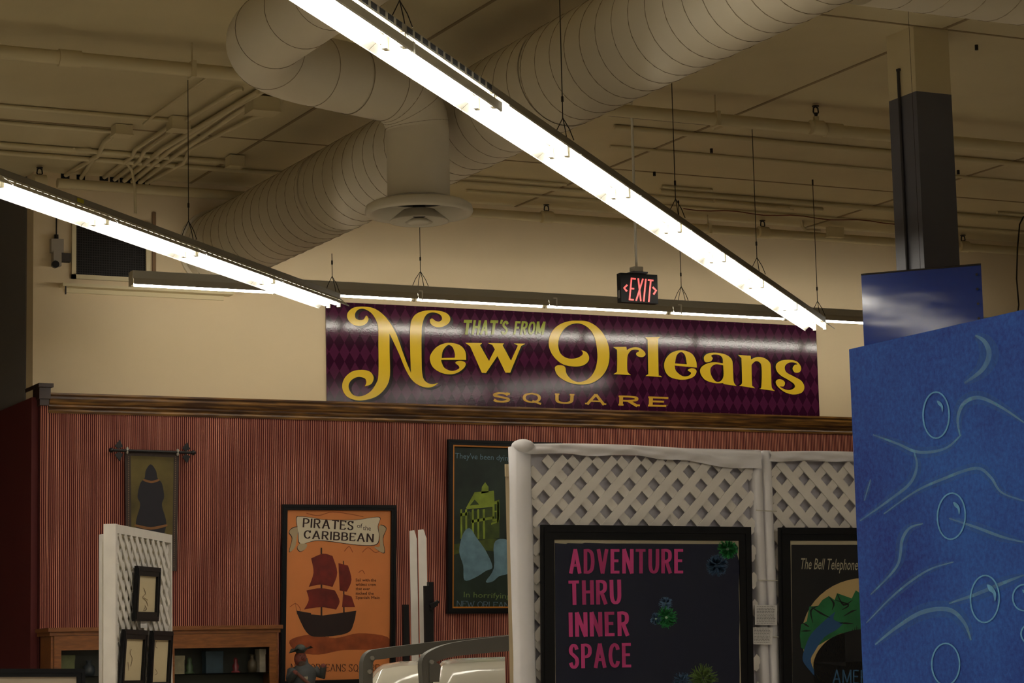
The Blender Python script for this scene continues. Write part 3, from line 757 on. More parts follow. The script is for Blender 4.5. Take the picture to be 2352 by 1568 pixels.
w1 = [(wpos(x, y, n1, 0) - st1, CZ) for x, y in ((918, 14), (1293, 286), (1552, 472), (1739, 605), (1878, 699))]
light_row('fluorescent_light_row', D1*st1 + N1*n1, D1, 12, zl, 'long bright fluorescent row crossing the photo from top centre to the banner', L=L1, wires=w1, slotted=5)
s2 = pz(215, 508, 4.35).dot(D1); s2e = pz(762, 699, 4.35).dot(D1); L2 = (s2e - s2)/3
st2 = s2 - 4*L2
w2 = [(wpos(433, 517, n2, 0) - st2, CZ), (wpos(763, 640, n2, 0) - st2, DZ - DR - .003)]
light_row('fluorescent_light_row', D1*st2 + N1*n2, D1, 7, zl, 'bright fluorescent row at left ending above the banner corner', L=L2, wires=w2)
lr3x = pz(293, 652, 4.6).x
greyrefl = mat('reflector_grey', (176, 170, 154), .5)
r3 = thing('strip_light_row', (lr3x, 17.42, 4.585), 'grey strip light row hung level along the wall above the purple banner', 'ceiling light')
X1 = lr3x + 7*1.2; Y3 = 17.42; Z3 = 4.575
MB().box((lr3x, Y3-.06, Z3+.05), (X1, Y3+.06, Z3+.11)).box((lr3x, Y3-.064, Z3+.104), (X1, Y3+.064, Z3+.11)).build('channel', mat('strip_grey', (176, 172, 158), .45), r3)
for i in range(7):
    a_, b_ = lr3x + i*1.2 + .002, lr3x + (i+1)*1.2 - .002
    MB().prism([(a_, Y3-.061, Z3+.052), (a_, Y3-.077, Z3+.002), (a_, Y3-.075, Z3), (a_, Y3-.058, Z3+.05)], (b_-a_, 0, 0)).build('reflector', greyrefl, r3)
    MB().tube([(a_+.03, Y3+.02, Z3+.012), (b_-.03, Y3+.02, Z3+.012)], .015, 10).build('tube', tubem2, r3)
    for e in (a_+.012, b_-.012): MB().prism([(e-.008, Y3-.01, Z3+.052), (e-.008, Y3-.01, Z3+.03), (e-.008, Y3+.02, Z3-.004), (e-.008, Y3+.05, Z3-.004), (e-.008, Y3+.05, Z3+.032), (e-.008, Y3+.012, Z3+.052)], (.016, 0, 0)).build('socket', sockm, r3)
for e in (lr3x-.003, X1): MB().prism([(e, Y3-.06, Z3+.11), (e, Y3-.06, Z3+.05), (e, Y3-.077, Z3), (e, Y3+.05, Z3-.004), (e, Y3+.05, Z3+.035), (e, Y3+.012, Z3+.11)], (.003, 0, 0)).build('end_cap', sockm, r3)
for x, y in ((966, 637), (1565, 668)): spider(r3, (pY(x, y, Y3).x, Y3, Z3+.112), CZ, four=True)
lampbr = MB()
for x, y in ((974.7, 678), (1283.7, 690), (1570, 705)):
    p = pY(x, y, 17.29); lampbr.box((p.x-.004, 17.325, 4.56), (p.x+.004, 17.333, 4.64)).box((p.x-.03, 17.325, 4.635), (p.x+.004, 17.333, 4.643))
lampbr.build('bracket', whitem, r3)
# unseen rows of the same lamps, added to brighten the foreground and ceiling
for n_, a_, k_, lab_ in ((-.45, -4, 8, 'added fluorescent row overhead, unseen fill light'), (2.75, -4, 9, 'added fluorescent row to the right, unseen fill light'), (5.95, -3, 10, 'added fluorescent row far to the right, unseen fill light'), (-3.64, -7, 7, 'added fluorescent row behind, unseen fill light'), (-6.83, -3.5, 8, 'added fluorescent row further left, unseen fill light'), (-10.0, -2, 12, 'added fluorescent row furthest left, unseen fill light')):
    light_row('fluorescent_light_row', D1*a_ + N1*n_, D1, k_, zl, lab_, L=1.25, detail=False, slots=False)
# cable hanging at right edge and a yellow tag on the left row
pts = [pY(x, y, 17.0) for x, y in ((2352, 495), (2342, 515), (2337, 570), (2335, 640), (2340, 700), (2336, 730))]
tag(MB().tube(pts, .007, 6).build('hanging_cable', wirem), 'thin dark cable hanging down at the right edge of the photo', 'cable')
def rowpt(px_, py_, n0):
    d = ray(px_, py_); t = (n0)/d.dot(N1); return CAMP + d*t
p = rowpt(185, 461, n2+CH+.002)
tag(MB().obox(p, D1*.04, N1*.001, (0, 0, .012)).build('yellow_tag', mat('tag_yellow', (176, 168, 20), .6)), 'small yellow label on the side of the left light row', 'label')

# =================================================================== EXIT SIGN
EY = 14.15
a = pY(1425, 626, EY); b = pY(1512, 703, EY)
ex = thing('exit_sign', ((a.x+b.x)/2, EY+.03, a.z), 'black box with glowing red EXIT letters and arrows hung on a white pipe', 'sign')
et, eb = a.z - .0, a.z - .205
MB().box((a.x, EY, eb), (b.x, EY+.055, et)).build('case', mat('exit_black', (9, 8, 8), .6, spec=.2), ex)
mb = MB(); ep = planeY(EY-.0005)
letters(mb, ep, 'EXIT', (1444, 689), (1497, 694), 52, .002, None, thick=.2, gap=.16)
mb.build('exit_letters', redglow, ex)
mb = MB(); pribbon(mb, ep, [(1441, 654), (1433.5, 661), (1440, 669)], lambda i, d, t: 2.2, .002); pribbon(mb, ep, [(1499, 659), (1507, 667), (1501, 676)], lambda i, d, t: 2.2, .002)
mb.build('arrows', redglow, ex)
mx = (a.x+b.x)/2 - .005
MB().box((mx-.06, EY-.03, et), (mx+.06, EY+.09, et+.012)).box((mx-.03, EY, et+.012), (mx+.03, EY+.05, et+.02)).build('canopy', blackm, ex)
MB().box((mx-.035, EY-.01, et+.018), (mx+.035, EY+.06, et+.05)).build('mount_block', whitem, ex)
MB().tube([(mx, EY+.025, et+.05), (mx, EY+.025, CZ)], .0095, 10).build('stem', whitem, ex)
MB().box((a.x-.001, EY+.015, eb+.03), (a.x, EY+.04, eb+.085)).build('side_label', mat('grey_label', (120, 116, 112), .5), ex)

# =================================================================== PURPLE BANNER
bx0, bx1 = 7.262, 12.166; bzt, bzb = 4.665, 3.79
bn = thing('wall_banner', ((bx0+bx1)/2, W, bzb), 'glossy purple harlequin banner with big gold New Orleans lettering', 'banner')
MB().box((bx0, W-.012, bzb), (bx1, W-.001, bzt)).build('vinyl_sheet', harl, bn)
bp_ = planeY(W-.012)
k5 = lambda x, y: (740 + x*.2934, 500 + y*.2934)
k6 = lambda x, y: (1240 + x*.2806, 560 + y*.2806)
c_ = 'c'
GN = [[(437,850),(440,1000),(440,1230),(420,1300),(375,1362),(310,1395),(250,1390),(214,1350),(208,1305),(235,1265),(285,1245),(335,1258),(345,1290),(332,1320,c_),(385,1300),(403,1250),(375,1205),(310,1190),(230,1205),(172,1260),(157,1330),(190,1395),(260,1426),(340,1425),(430,1395),(500,1325),(530,1235),(528,1050),(527,905,c_),(560,975),(600,1060),(650,1180),(700,1265),(760,1312),(820,1328),(870,1320),(910,1291,c_),(865,1302),(825,1292),(795,1262),(782,1205),(778,1100),(778,900),(785,830),(810,765),(850,742),(895,745),(930,765),(938,795),(915,812),(885,805),(862,788),(843,800),(852,832),(890,855),(945,852),(990,825),(1003,790),(985,755),(940,733),(870,724),(800,728),(740,750),(705,790),(690,850),(688,1000),(695,1213,c_),(660,1130),(620,1020),(580,910),(530,820),(470,750),(400,707),(320,695),(250,702),(205,735),(195,775),(215,815),(260,842),(310,845),(350,822),(363,790),(345,765),(325,795),(290,800),(262,785),(258,750),(280,720),(320,712),(365,730),(405,770)]]
Ge = [[(1127,1112,c_),(1120,1045),(1075,995),(985,978),(905,1005),(855,1060),(843,1110),(868,1170),(930,1212),(1000,1225),(1060,1212),(1110,1175),(1124,1140),(1100,1122),(1065,1120),(1042,1135),(1068,1158),(1072,1178),(1040,1195),(1000,1196),(955,1172),(935,1130),(932,1112,c_)],
      [(936,1097,c_),(945,1040),(985,996),(1020,1012),(1038,1060),(1038,1095,c_)]]
Gw = [[(1120,978,c_),(1252,980,c_),(1236,998,c_),(1306,1120,c_),(1352,1030,c_),(1332,995,c_),(1297,980,c_),(1425,982,c_),(1412,998,c_),(1478,1118,c_),(1532,1000,c_),(1500,983,c_),(1590,985,c_),(1558,1003,c_),(1472,1212,c_),(1435,1212,c_),(1372,1082,c_),(1282,1215,c_),(1250,1213,c_),(1158,1005,c_)]]
GO = [[(310,628),(390,635),(470,680),(535,760),(568,870),(560,990),(510,1080),(430,1135),(330,1150),(230,1130),(150,1080),(122,1020),(140,995),(180,993),(208,1010),(218,1060),(260,1110),(320,1130),(390,1108),(445,1045),(470,950),(466,850),(445,760),(400,690),(330,652),(260,657),(200,695),(160,765),(150,835),(172,900),(225,935),(290,937),(340,915),(352,892),(340,870,c_),(380,885),(403,925),(393,965),(350,995),(280,1003),(190,985),(120,930),(80,860),(73,790),(100,715),(160,660),(240,632)]]
Gr = [[(600,843,c_),(708,842,c_),(712,868,c_),(755,848),(810,848),(855,880),(864,908),(838,926),(800,918),(788,895),(812,876),(790,865),(750,870),(722,905),(715,950),(716,1035),(728,1058),(745,1073,c_),(602,1065,c_),(626,1050),(632,1025),(632,880),(622,860)]]
Gl = [[(862,765,c_),(985,760,c_),(968,780,c_),(972,1060),(982,1075),(1002,1090,c_),(865,1080,c_),(884,1066),(887,1050),(882,785,c_)]]
Ge2 = [[(1285,1012,c_),(1278,955),(1240,895),(1155,870),(1070,895),(1022,960),(1022,1030),(1060,1085),(1130,1108),(1200,1108),(1260,1085),(1283,1045),(1268,1022),(1235,1018),(1210,1034),(1238,1055),(1215,1080),(1165,1080),(1115,1040),(1103,995,c_)],[(1106,978,c_),(1120,912),(1155,885),(1188,910),(1203,985,c_)]]
Ga = [[(1350,962),(1343,925),(1375,897),(1440,890),(1520,905),(1570,945),(1580,1010),(1585,1115),(1595,1145),(1610,1162,c_),(1503,1146,c_),(1500,1138,c_),(1430,1138),(1350,1110),(1312,1050),(1325,1005),(1380,975),(1440,968),(1498,977,c_),(1495,935),(1470,910),(1425,905),(1402,915),(1415,935),(1402,958),(1372,968)],[(1410,1000),(1445,984),(1500,993,c_),(1503,1080),(1480,1122),(1440,1125),(1405,1080),(1395,1030)]]
Gn = [[(1622,908,c_),(1725,915,c_),(1728,945,c_),(1780,925),(1840,935),(1885,975),(1892,1040),(1896,1160),(1905,1185),(1924,1203,c_),(1795,1185,c_),(1813,1165),(1815,1010),(1797,968),(1765,960),(1737,985),(1733,1010),(1737,1150),(1745,1165),(1762,1181,c_),(1632,1160,c_),(1652,1145),(1655,1100),(1650,935,c_)]]
Gs = [[(2138,1030),(2118,1052),(2085,1050),(2068,1020),(2085,990),(2108,985),(2080,970),(2035,973),(2005,1005),(2018,1050),(2080,1085),(2140,1120),(2165,1170),(2145,1215),(2080,1232),(2010,1215),(1950,1170),(1930,1130),(1950,1108),(1985,1112),(2006,1135),(1996,1165),(1965,1167),(2005,1190),(2050,1195),(2085,1175),(2080,1145),(2030,1110),(1970,1075),(1935,1030),(1935,985),(1975,955),(2040,948),(2100,960),(2132,995)]]
lt = MB(); shd = MB()
for gl, kk, dx, dy in [(GN,k5,7,5),(Ge,k5,4,3),(Gw,k5,4,3),(GO,k6,1,2),(Gr,k6,-2,1),(Gl,k6,-3,0),(Ge2,k6,-3.5,-1),(Ga,k6,-4,-1),(Gn,k6,-5,-1),(Gs,k6,-6,-1)]:
    loops = [[kk(p.x, p.y) for p in smooth(lp, True, 4)] for lp in gl]
    pfill(lt, bp_, loops, .004)
    pfill(shd, bp_, [[(x+dx, y+dy) for x, y in lp] for lp in loops], .002)
lt.build('lettering', yel, bn); shd.build('letter_shadow', prshadow, bn)
for i, (ch, x, y) in enumerate(zip('SQUARE', (1130, 1200, 1275, 1345, 1422, 1490), (923, 924, 926, 928, 931, 933))):
    mb = MB(); letters(mb, bp_, ch, (x, y), (x+(42 if ch in 'SUEQ' else 46), y+1.5), 23, .004, thick=.13, thin=.06, serif=.7); mb.build('letter', yel2, bn)
mb = MB()
x = 1061
for ch, wd, h in (('T', 20, 34), ('H', 17, 33), ('A', 18, 33), ('T', 19, 33), ("'", 5, 34), ('S', 15, 32), (' ', 10, 0), ('F', 13, 31), ('R', 15, 31), ('O', 16, 31), ('M', 20, 30)):
    if ch != ' ': letters(mb, bp_, ch, (x, 768), (x+wd, 768.5), h, .004, thick=.28, skew=.12)
    x += wd + 2
mb.build('lettering', greenish, bn)

# =================================================================== FRAMES
def lerp(a, b, t): return a + (b-a)*t
def framed(name, plane, quad, fw, label, cat, frame_mat, inner=None, depth=.03, glass=True, group=None):
    """picture frame: quad = outer corners TL, TR, BR, BL in photo pixels on the plane; fw = rail width in m"""
    TL, TR, BR_, BL = [plane.at(*q) for q in quad]
    ux = (TR-TL).normalized(); n = plane.n; uz = ux.cross(n); uz = uz if uz.z > 0 else -uz
    wd = ((TR-TL).length + (BR_-BL).length)/2; ht = ((TL-BL).length + (TR-BR_).length)/2
    uz = (TL-BL).normalized()
    o = BL; c = o + ux*wd/2 + uz*ht/2
    root = thing(name, tuple(o + ux*wd/2), label, cat, group)
    mb = MB()
    for a, b_, h0, h1 in ((0, wd, 0, fw), (0, wd, ht-fw, ht), (0, fw, fw, ht-fw), (wd-fw, wd, fw, ht-fw)):
        mb.obox(o + ux*(a+b_)/2 + uz*(h0+h1)/2 + n*depth/2, ux*(b_-a)/2, n*depth/2, uz*(h1-h0)/2)
    # bevel lip
    for a, b_, h0, h1 in ((fw*.2, wd-fw*.2, fw*.2, fw*.5), (fw*.2, wd-fw*.2, ht-fw*.5, ht-fw*.2), (fw*.2, fw*.5, fw*.5, ht-fw*.5), (wd-fw*.5, wd-fw*.2, fw*.5, ht-fw*.5)):
        mb.obox(o + ux*(a+b_)/2 + uz*(h0+h1)/2 + n*(depth+.002), ux*(b_-a)/2, n*.002, uz*(h1-h0)/2)
    mb.build('frame', frame_mat, root)
    k = fw*.98; at = lambda a, b_, d_: o + ux*a + uz*b_ + n*d_
    if inner:
        q = [at(k, k, .006), at(wd-k, k, .006), at(wd-k, ht-k, .006), at(k, ht-k, .006)]
        MB().prism([p - n*.004 for p in q], n*.004).build('sheet', inner, root)
    if glass:
        q = [at(k, k, depth*.75), at(wd-k, k, depth*.75), at(wd-k, ht-k, depth*.75), at(k, ht-k, depth*.75)]
        MB().add(q, [(0,1,2,3)]).build('glazing', glassm, root)
    return root, at, wd, ht
# --- stretch portrait stand-in: a dark hanging canvas on a rod
hp = planeY(18.07)
hc = thing('hanging_canvas', tuple(pY(348, 1310, 18.07)), 'tall dark olive canvas hanging from an iron rod with leaf finials', 'picture')
mb = MB(); q = [hp.at(*p) for p in ((287, 1037), (411, 1041), (406, 1311), (291, 1307))]
mb.prism(q, (0, .012, 0)); mb.build('cloth', mat('canvas_border', (58, 46, 40), .8, noise=.2, nscale=30), hc)
mb = MB(); pfill(mb, hp, [[(300, 1046), (399, 1050), (395, 1302), (302, 1298)]], .002)
mb.build('painted_ground', mat('canvas_olive', (86, 74, 34), .8, noise=.35, nscale=4), hc)
mb = MB()
for i in range(60):
    t = i/59
    for xx in (295.5 - t*.5, 403.5 - 4*t): pfill(mb, hp, [[(xx-1, 1048+t*252), (xx+1, 1048+t*252), (xx+1, 1050+t*252), (xx-1, 1050+t*252)]], .003)
mb.build('border_beading', mat('beading', (116, 92, 70), .7), hc, kind='stuff')
mb = MB()
pfill(mb, hp, [smooth([(346,1066),(358,1080),(362,1098),(372,1110),(377,1140),(372,1160),(382,1200),(376,1240),(384,1298),(312,1296),(318,1240),(312,1200),(322,1160),(316,1140),(322,1110),(332,1098),(335,1080)])], .003)
mb.build('painted_shape', mat('canvas_dark', (30, 27, 34), .8), hc)
for sh_ in ([(331,1100),(348,1104),(364,1100),(365,1104),(348,1109),(330,1104)], [(312,1204),(346,1210),(381,1204),(381,1209),(346,1216),(313,1209)]):
    mb = MB(); pfill(mb, hp, [smooth(sh_)], .004); mb.build('painted_patch', mat('canvas_tan', (122, 82, 44), .8), hc)
ir = mat('iron_black', (24, 20, 20), .4, .3)
ra, rb = hp.at(254, 1034), hp.at(442, 1040)
mb = MB(); mb.tube([ra + V((0,-.02,0)), rb + V((0,-.02,0))], .012, 8); mb.build('rod', ir, hc)
for e, s_ in ((ra, 1), (rb, -1)):
    mb = MB(); c = e + V((.06*s_, -.02, 0))
    for dz_ in (1, -1):
        mb.prism([c + V((0, 0, .01*dz_)), c + V((.035, 0, .03*dz_)), c + V((.01, 0, .085*dz_)), c + V((-.03, 0, .035*dz_))], (0, .012, 0))
    mb.ell(e + V((0, -.02, 0)), (.022, .02, .02)); mb.build('finial', ir, hc)
    MB().ell(c + V((.07*s_, 0, 0)), (.014, .012, .03), m=metalm).build('clip', metalm, hc)
# --- orange poster
pp = planeY(18.117)
po, at, wd, ht = framed('framed_poster', pp, ((646, 1162), (907, 1164), (906, 1577), (640, 1577)), .045, 'framed orange poster with a lettered cream scroll', 'poster', frameblack, orange, depth=.03)
ps = Plane((0, 18.117-.007, 0), (0, -1, 0))
k3 = lambda x, y: (600 + x*.27294, 1140 + y*.27296)
def art(loops, m, off, name, parent, plane, kf=None, sm_=True):
    mb = MB()
    for lp in loops:
        lp2 = [(p.x, p.y) for p in smooth(lp, True, 4)] if sm_ else [(p[0], p[1]) for p in lp]
        pfill(mb, plane, [[kf(*p) if kf else p for p in lp2]], off)
    return mb.build(name, m, parent)
outline = mat('print_dark_brown', (52, 24, 16), .5)
scroll = [(298,185),(330,170),(420,178),(520,195),(650,200),(800,198),(920,180),(998,180),(980,250),(990,330),(968,400),(850,408),(700,392),(560,372),(450,370),(330,395),(312,300)]
tails = [[(312,262),(262,268),(236,300),(262,350),(238,462),(285,425),(300,340)], [(990,250),(1050,268),(1022,350),(1035,470),(965,440),(955,420),(1000,412)], [(330,392),(305,430),(330,460),(372,440),(384,400)]]
art([[(x-5 if x < 640 else x+5, y-4 if y < 300 else y+5) for x, y in s_] for s_ in [scroll]+tails], outline, .001, 'scroll_outline', po, ps, k3)
art(tails, mat('scroll_shade', (190, 170, 135), .5), .0015, 'scroll_tails', po, ps, k3)
art([scroll], mat('scroll_cream', (228, 216, 188), .5), .002, 'scroll', po, ps, k3)
mb = MB()
letters(mb, ps, 'PIRATES', k3(348, 258), k3(775, 284), 21, .003, thick=.18, thin=.1, serif=.5, gap=.16)
letters(mb, ps, 'CARIBBEAN', k3(356, 352), k3(945, 384), 19, .003, thick=.18, thin=.1, serif=.5, gap=.16)
bf_text(mb, ps, 'of', k3(805, 262), k3(850, 266), 11, .003); bf_text(mb, ps, 'the', k3(855, 282), k3(922, 286), 11, .003)
letters(mb, ps, 'NEW ORLEANS SQUARE', k3(250, 1468), k3(992, 1474), 17, .003, thick=.1, thin=.05, serif=.6, gap=.16)
for i, (s_, x1) in enumerate((('Sail with the', 968), ('wildest crew', 966), ('that ever', 915), ('sacked the', 946), ('Spanish Main', 998))):
    bf_text(mb, ps, s_, k3(795, 713 + i*37), k3(x1, 714 + i*37), 7, .003)
mb.build('lettering', outline, po)
# generic stand-in artwork: a dark sailing ship on a swell, map lines behind
dr = mat('print_dark_red', (120, 34, 22), .5, noise=.3, nscale=12); db = mat('print_brown_black', (44, 22, 18), .5, noise=.2, nscale=12)
art([[(300,980,c_),(520,1000,c_),(800,960,c_),(780,1060),(720,1150),(480,1180),(380,1140)]], db, .002, 'painted_hull', po, ps, k3)
art([[(420,520,c_),(520,480),(600,500,c_),(640,640),(600,760,c_),(500,740),(400,760,c_),(440,640)], [(380,790,c_),(500,770),(620,790,c_),(660,880),(630,950,c_),(500,930),(360,950,c_),(400,870)], [(650,560,c_),(730,580,c_),(760,700),(720,800,c_),(660,790,c_)], [(690,820,c_),(760,840,c_),(790,930,c_),(680,930,c_)]], dr, .002, 'painted_sails', po, ps, k3)
art([[(500,430,c_),(512,430,c_),(514,1000,c_),(500,1000,c_)], [(688,540,c_),(696,540,c_),(702,980,c_),(690,980,c_)], [(150+130,860,c_),(300,980,c_),(420,1000,c_),(420,980,c_),(300,960,c_)]], db, .0015, 'painted_masts', po, ps, k3, False)
art([[(240,1210),(420,1160),(620,1190),(820,1150),(1060,1180),(1060,1280),(700,1290),(480,1330),(300,1300)]], mat('print_swell', (160, 78, 34), .5, noise=.3, nscale=10), .0015, 'painted_swell', po, ps, k3)
mb = MB()
for pts in ([(850,470),(900,430),(960,470),(1010,450)], [(700,460),(740,420),(770,470)], [(240,930),(290,900),(330,950),(300,990)], [(530,1140),(600,1210),(680,1180)], [(820,640),(850,620),(870,650)], [(380,140),(480,160),(600,130),(760,150),(860,170)]):
    pribbon(mb, ps, [k3(p.x, p.y) for p in smooth(pts, False, 5)], lambda i, d, t: .7, .001)
mb.build('painted_coastline', mat('print_rust', (160, 76, 34), .5), po)
# --- dark green poster
qp = planeY(18.117)
go_, at, wd, ht = framed('framed_poster', qp, ((1026, 1014), (1290, 1022), (1285, 1417), (1024, 1409)), .045, 'framed dark green poster with a columned house, partly behind the lattice', 'poster', frameblack, mat('print_dark_green', (36, 50, 38), .5, noise=.5, nscale=5), depth=.035)
qs = Plane((0, 18.117-.007, 0), (0, -1, 0))
mb = MB()
for a_, b_, h0, h1 in ((.042, wd-.042, .042, .058), (.042, wd-.042, ht-.058, ht-.042), (.042, .058, .058, ht-.058), (wd-.058, wd-.042, .058, ht-.058)):
    mb.add([at(a_, h0, .03), at(b_, h0, .03), at(b_, h1, .03), at(a_, h1, .03)], [(0,1,2,3)])
mb.build('gilt_slip', goldm, go_)
k4 = lambda x, y: (920 + x*.30612, 980 + y*.30612)
art([[(450,655,c_),(690,600,c_),(742,590,c_),(742,830,c_),(690,845,c_),(450,845,c_)]], mat('print_house_shade', (72, 88, 30), .5, noise=.3, nscale=12), .0012, 'painted_facade', go_, qs, k4, False)
hy = mat('print_house_green', (150, 168, 54), .5, noise=.25, nscale=10)
art([[(490,610,c_),(555,490,c_),(700,478,c_),(705,560,c_),(740,545,c_),(742,700,c_),(690,710,c_),(690,600,c_),(500,618,c_)], [(445,650,c_),(520,635,c_),(520,660,c_),(445,672,c_)], [(605,500,c_),(610,450,c_),(635,415,c_),(660,450,c_),(660,490,c_)], [(530,700,c_),(700,670,c_),(700,690,c_),(530,722,c_)]] +
    [[(x,620,c_),(x+14,617,c_),(x+16,840,c_),(x+2,842,c_)] for x in (448, 485, 535, 575, 618)] + [[(680,720,c_),(735,700,c_),(735,715,c_),(680,735,c_)], [(725,560,c_),(738,560,c_),(738,720,c_),(725,720,c_)]], hy, .002, 'painted_house', go_, qs, k4, False)
art([[(392,880,c_),(480,870),(600,850),(700,840),(800,860,c_),(800,940),(560,920),(400,960,c_)]], mat('print_lawn', (84, 96, 30), .5, noise=.4, nscale=9), .0015, 'painted_lawn', go_, qs, k4)
art([[(640,620,c_),(688,610,c_),(688,840,c_),(640,842,c_)]], mat('print_dark_window', (46, 34, 28), .5), .001, 'painted_shadow', go_, qs, k4, False)
art([[(x,y,c_),(x+16,y-2,c_),(x+17,y+48,c_),(x+1,y+50,c_)] for x, y in ((503,640),(553,632),(594,626),(503,745),(553,738),(594,732),(705,580),(705,640))] + [[(520,590,c_),(556,545,c_),(590,582,c_)]], mat('print_window', (60, 78, 30), .5), .0025, 'painted_windows', go_, qs, k4, False)
bl = mat('print_pale_blue', (118, 152, 166), .5, noise=.2, nscale=12)
art([[(470,800),(520,760),(570,830),(640,930),(690,1050),(640,1080),(560,1130),(480,1150),(470,1040),(440,930)], [(700,880),(760,840),(820,880),(820,1080),(740,1120),(690,1160),(640,1160),(700,1060)]], bl, .003, 'painted_mist', go_, qs, k4)
mb = MB()
bf_text(mb, qs, "They've been dying to meet you", (1045, 1052), (1262, 1062), 13, .003); mb.build('lettering', bl, go_)
mb = MB(); bf_text(mb, qs, 'In horrifying sights', (1065, 1371), (1228, 1376), 13, .003); mb.build('lettering', mat('print_sage', (124, 146, 78), .5), go_)
mb = MB(); letters(mb, qs, 'NEW ORLEANS SQUARE', (1049, 1393), (1262, 1400), 14, .003, thick=.10, thin=.06, serif=.8, gap=.1); mb.build('lettering', mat('print_slate', (110, 134, 150), .5), go_)

# =================================================================== LATTICE SCREENS
def slats(root, org, ux, wd, z0, z1, nrm, pitch=.121, sw=.040, first=1, gap=.0):
    """two crossed layers of laths clipped to a rectangle; each lath is a part"""
    H = z1 - z0; uz = V((0,0,1)); meshes = {}
    for layer, sg in ((0, first), (1, -first)):
        off = nrm * (.012 if layer == 0 else .004)
        i0 = int(-H/pitch) - 2; i1 = int(wd/pitch) + 2
        c = (i0 + .37 + layer*.23) * pitch
        while c < wd + H:
            # line: u = c + sg' * z  -> clip
            if sg > 0: ua, za, ub, zb = c, 0, c + H, H
            else: ua, za, ub, zb = c + 0, H, c + H, 0
            t0, t1 = 0., 1.
            if ua < 0: t0 = -ua/(ub-ua)
            if ub > wd: t1 = (wd-ua)/(ub-ua)
            if ua < wd and t1 - t0 > .03:
                a = (lerp(ua, ub, t0), lerp(za, zb, t0)); b = (lerp(ua, ub, t1), lerp(za, zb, t1))
                hw = sw/2*1.414
                # parallelogram-ended lath clipped at the vertical sides
                P = []
                A = org + ux*a[0] + uz*(z0+a[1]); B = org + ux*b[0] + uz*(z0+b[1])
                d = (B-A).normalized(); q = d.cross(nrm) * sw/2
                P = [A+q, B+q, B-q, A-q]
                MB().prism([p + off for p in P], nrm*.0055).build('lath', latm, root)
            c += pitch
def wrapped(mb, a, b, r0, r1, seg=14, n=16, amp=.008, flat=1):
    pts = []; a = V(a); b = V(b)
    rs = []
    for i in range(n+1):
        t = i/n; pts.append(a + (b-a)*t); rs.append(lerp(r0, r1, t) + random.uniform(-amp, amp)*.5)
    mb.tube(pts, rs, seg)
LY = 9.0
lx0 = pY(1172, 1030, LY).x; lx1 = pY(1728, 1040, LY).x; lzt = 2.53
ls = thing('lattice_screen', ((lx0+lx1)/2, LY, 0), 'white lattice screen with cloth-wrapped frame behind the navy poster', 'screen')
pw = .088
slats(ls, V((lx0+pw, LY, 0)), V((1,0,0)), lx1-lx0-pw-.012, .3, lzt-.05, V((0,-1,0)), first=1)
MB().box((lx0+.02, LY+.024, .1), (lx1+.02, LY+.028, lzt-.03)).build('backing_sheet', sheetm, ls)
def post(x0, x1, z1, y, root, m=clothm, dep=.07):
    mb = MB(); n = 14
    for i in range(n):
        za, zb = z1*i/n, z1*(i+1)/n
    prof = []
    vs = []; fs = []
    cxm = (x0+x1)/2; hw = (x1-x0)/2; sg_ = 12
    for i in range(n+1):
        z = z1*i/n
        for k in range(sg_):
            a = 2*math.pi*k/sg_; cc, ss = math.cos(a), math.sin(a)
            e = .45
            X = cxm + hw*(abs(cc)**e)*(1 if cc > 0 else -1)*(1 + random.uniform(-.04, .04))
            Yy = y + dep/2*(abs(ss)**e)*(1 if ss > 0 else -1)*(1 + random.uniform(-.08, .08))
            vs.append((X, Yy, z))
    for i in range(n):
        for k in range(sg_): k2 = (k+1) % sg_; fs.append((i*sg_+k, i*sg_+k2, (i+1)*sg_+k2, (i+1)*sg_+k))
    fs.append(tuple(n*sg_+k for k in range(sg_)))
    mb.add(vs, fs, None, True)
    return mb.build('post', m, root)
post(lx0, lx0+pw, lzt-.005, LY, ls)
post(lx1-.012, lx1+.032, lzt, LY, ls)
def drape(x0, x1, zt, y, root, depth=.06, sag=(.035, .06)):
    """cloth-wrapped top rail with an uneven, creased lower edge"""
    mb = MB(); n = 60; rows = 9; vs = []; fs = []
    for i in range(n+1):
        t = i/n; x = lerp(x0, x1, t)
        lo = lerp(sag[0], sag[1], t) + .006*math.sin(t*9) + .005*math.sin(t*23+1) + .012*max(0, t-.85)/.15
        for j in range(rows):
            s_ = j/(rows-1)
            z = zt + .008*math.sin(t*5) - lo*s_
            yy = y - .035 - .010*math.sin(s_*math.pi) - .006*math.sin(t*40 + s_*7) * s_ - .005*math.sin(t*17 - s_*9)
            if j == 0: yy = y + .03
            if j == 1: z = zt + .008*math.sin(t*5) - .004; yy = y - .033
            vs.append((x, yy, z))
    for i in range(n):
        for j in range(rows-1): fs.append((i*rows+j, i*rows+j+1, (i+1)*rows+j+1, (i+1)*rows+j))
    mb.add(vs, fs, None, True); mb.box((x0, y-.03, zt-sag[0]+.004), (x1, y+.035, zt-.006))
    mb.build('top_rail', clothm, root)
drape(lx0+.03, lx1+.02, lzt+.008, LY, ls, sag=(.04, .075))
MB().ell((lx0+.05, LY-.02, lzt-.004), (.05, .05, .03), seg=14).build('cloth_knot', clothm, ls)
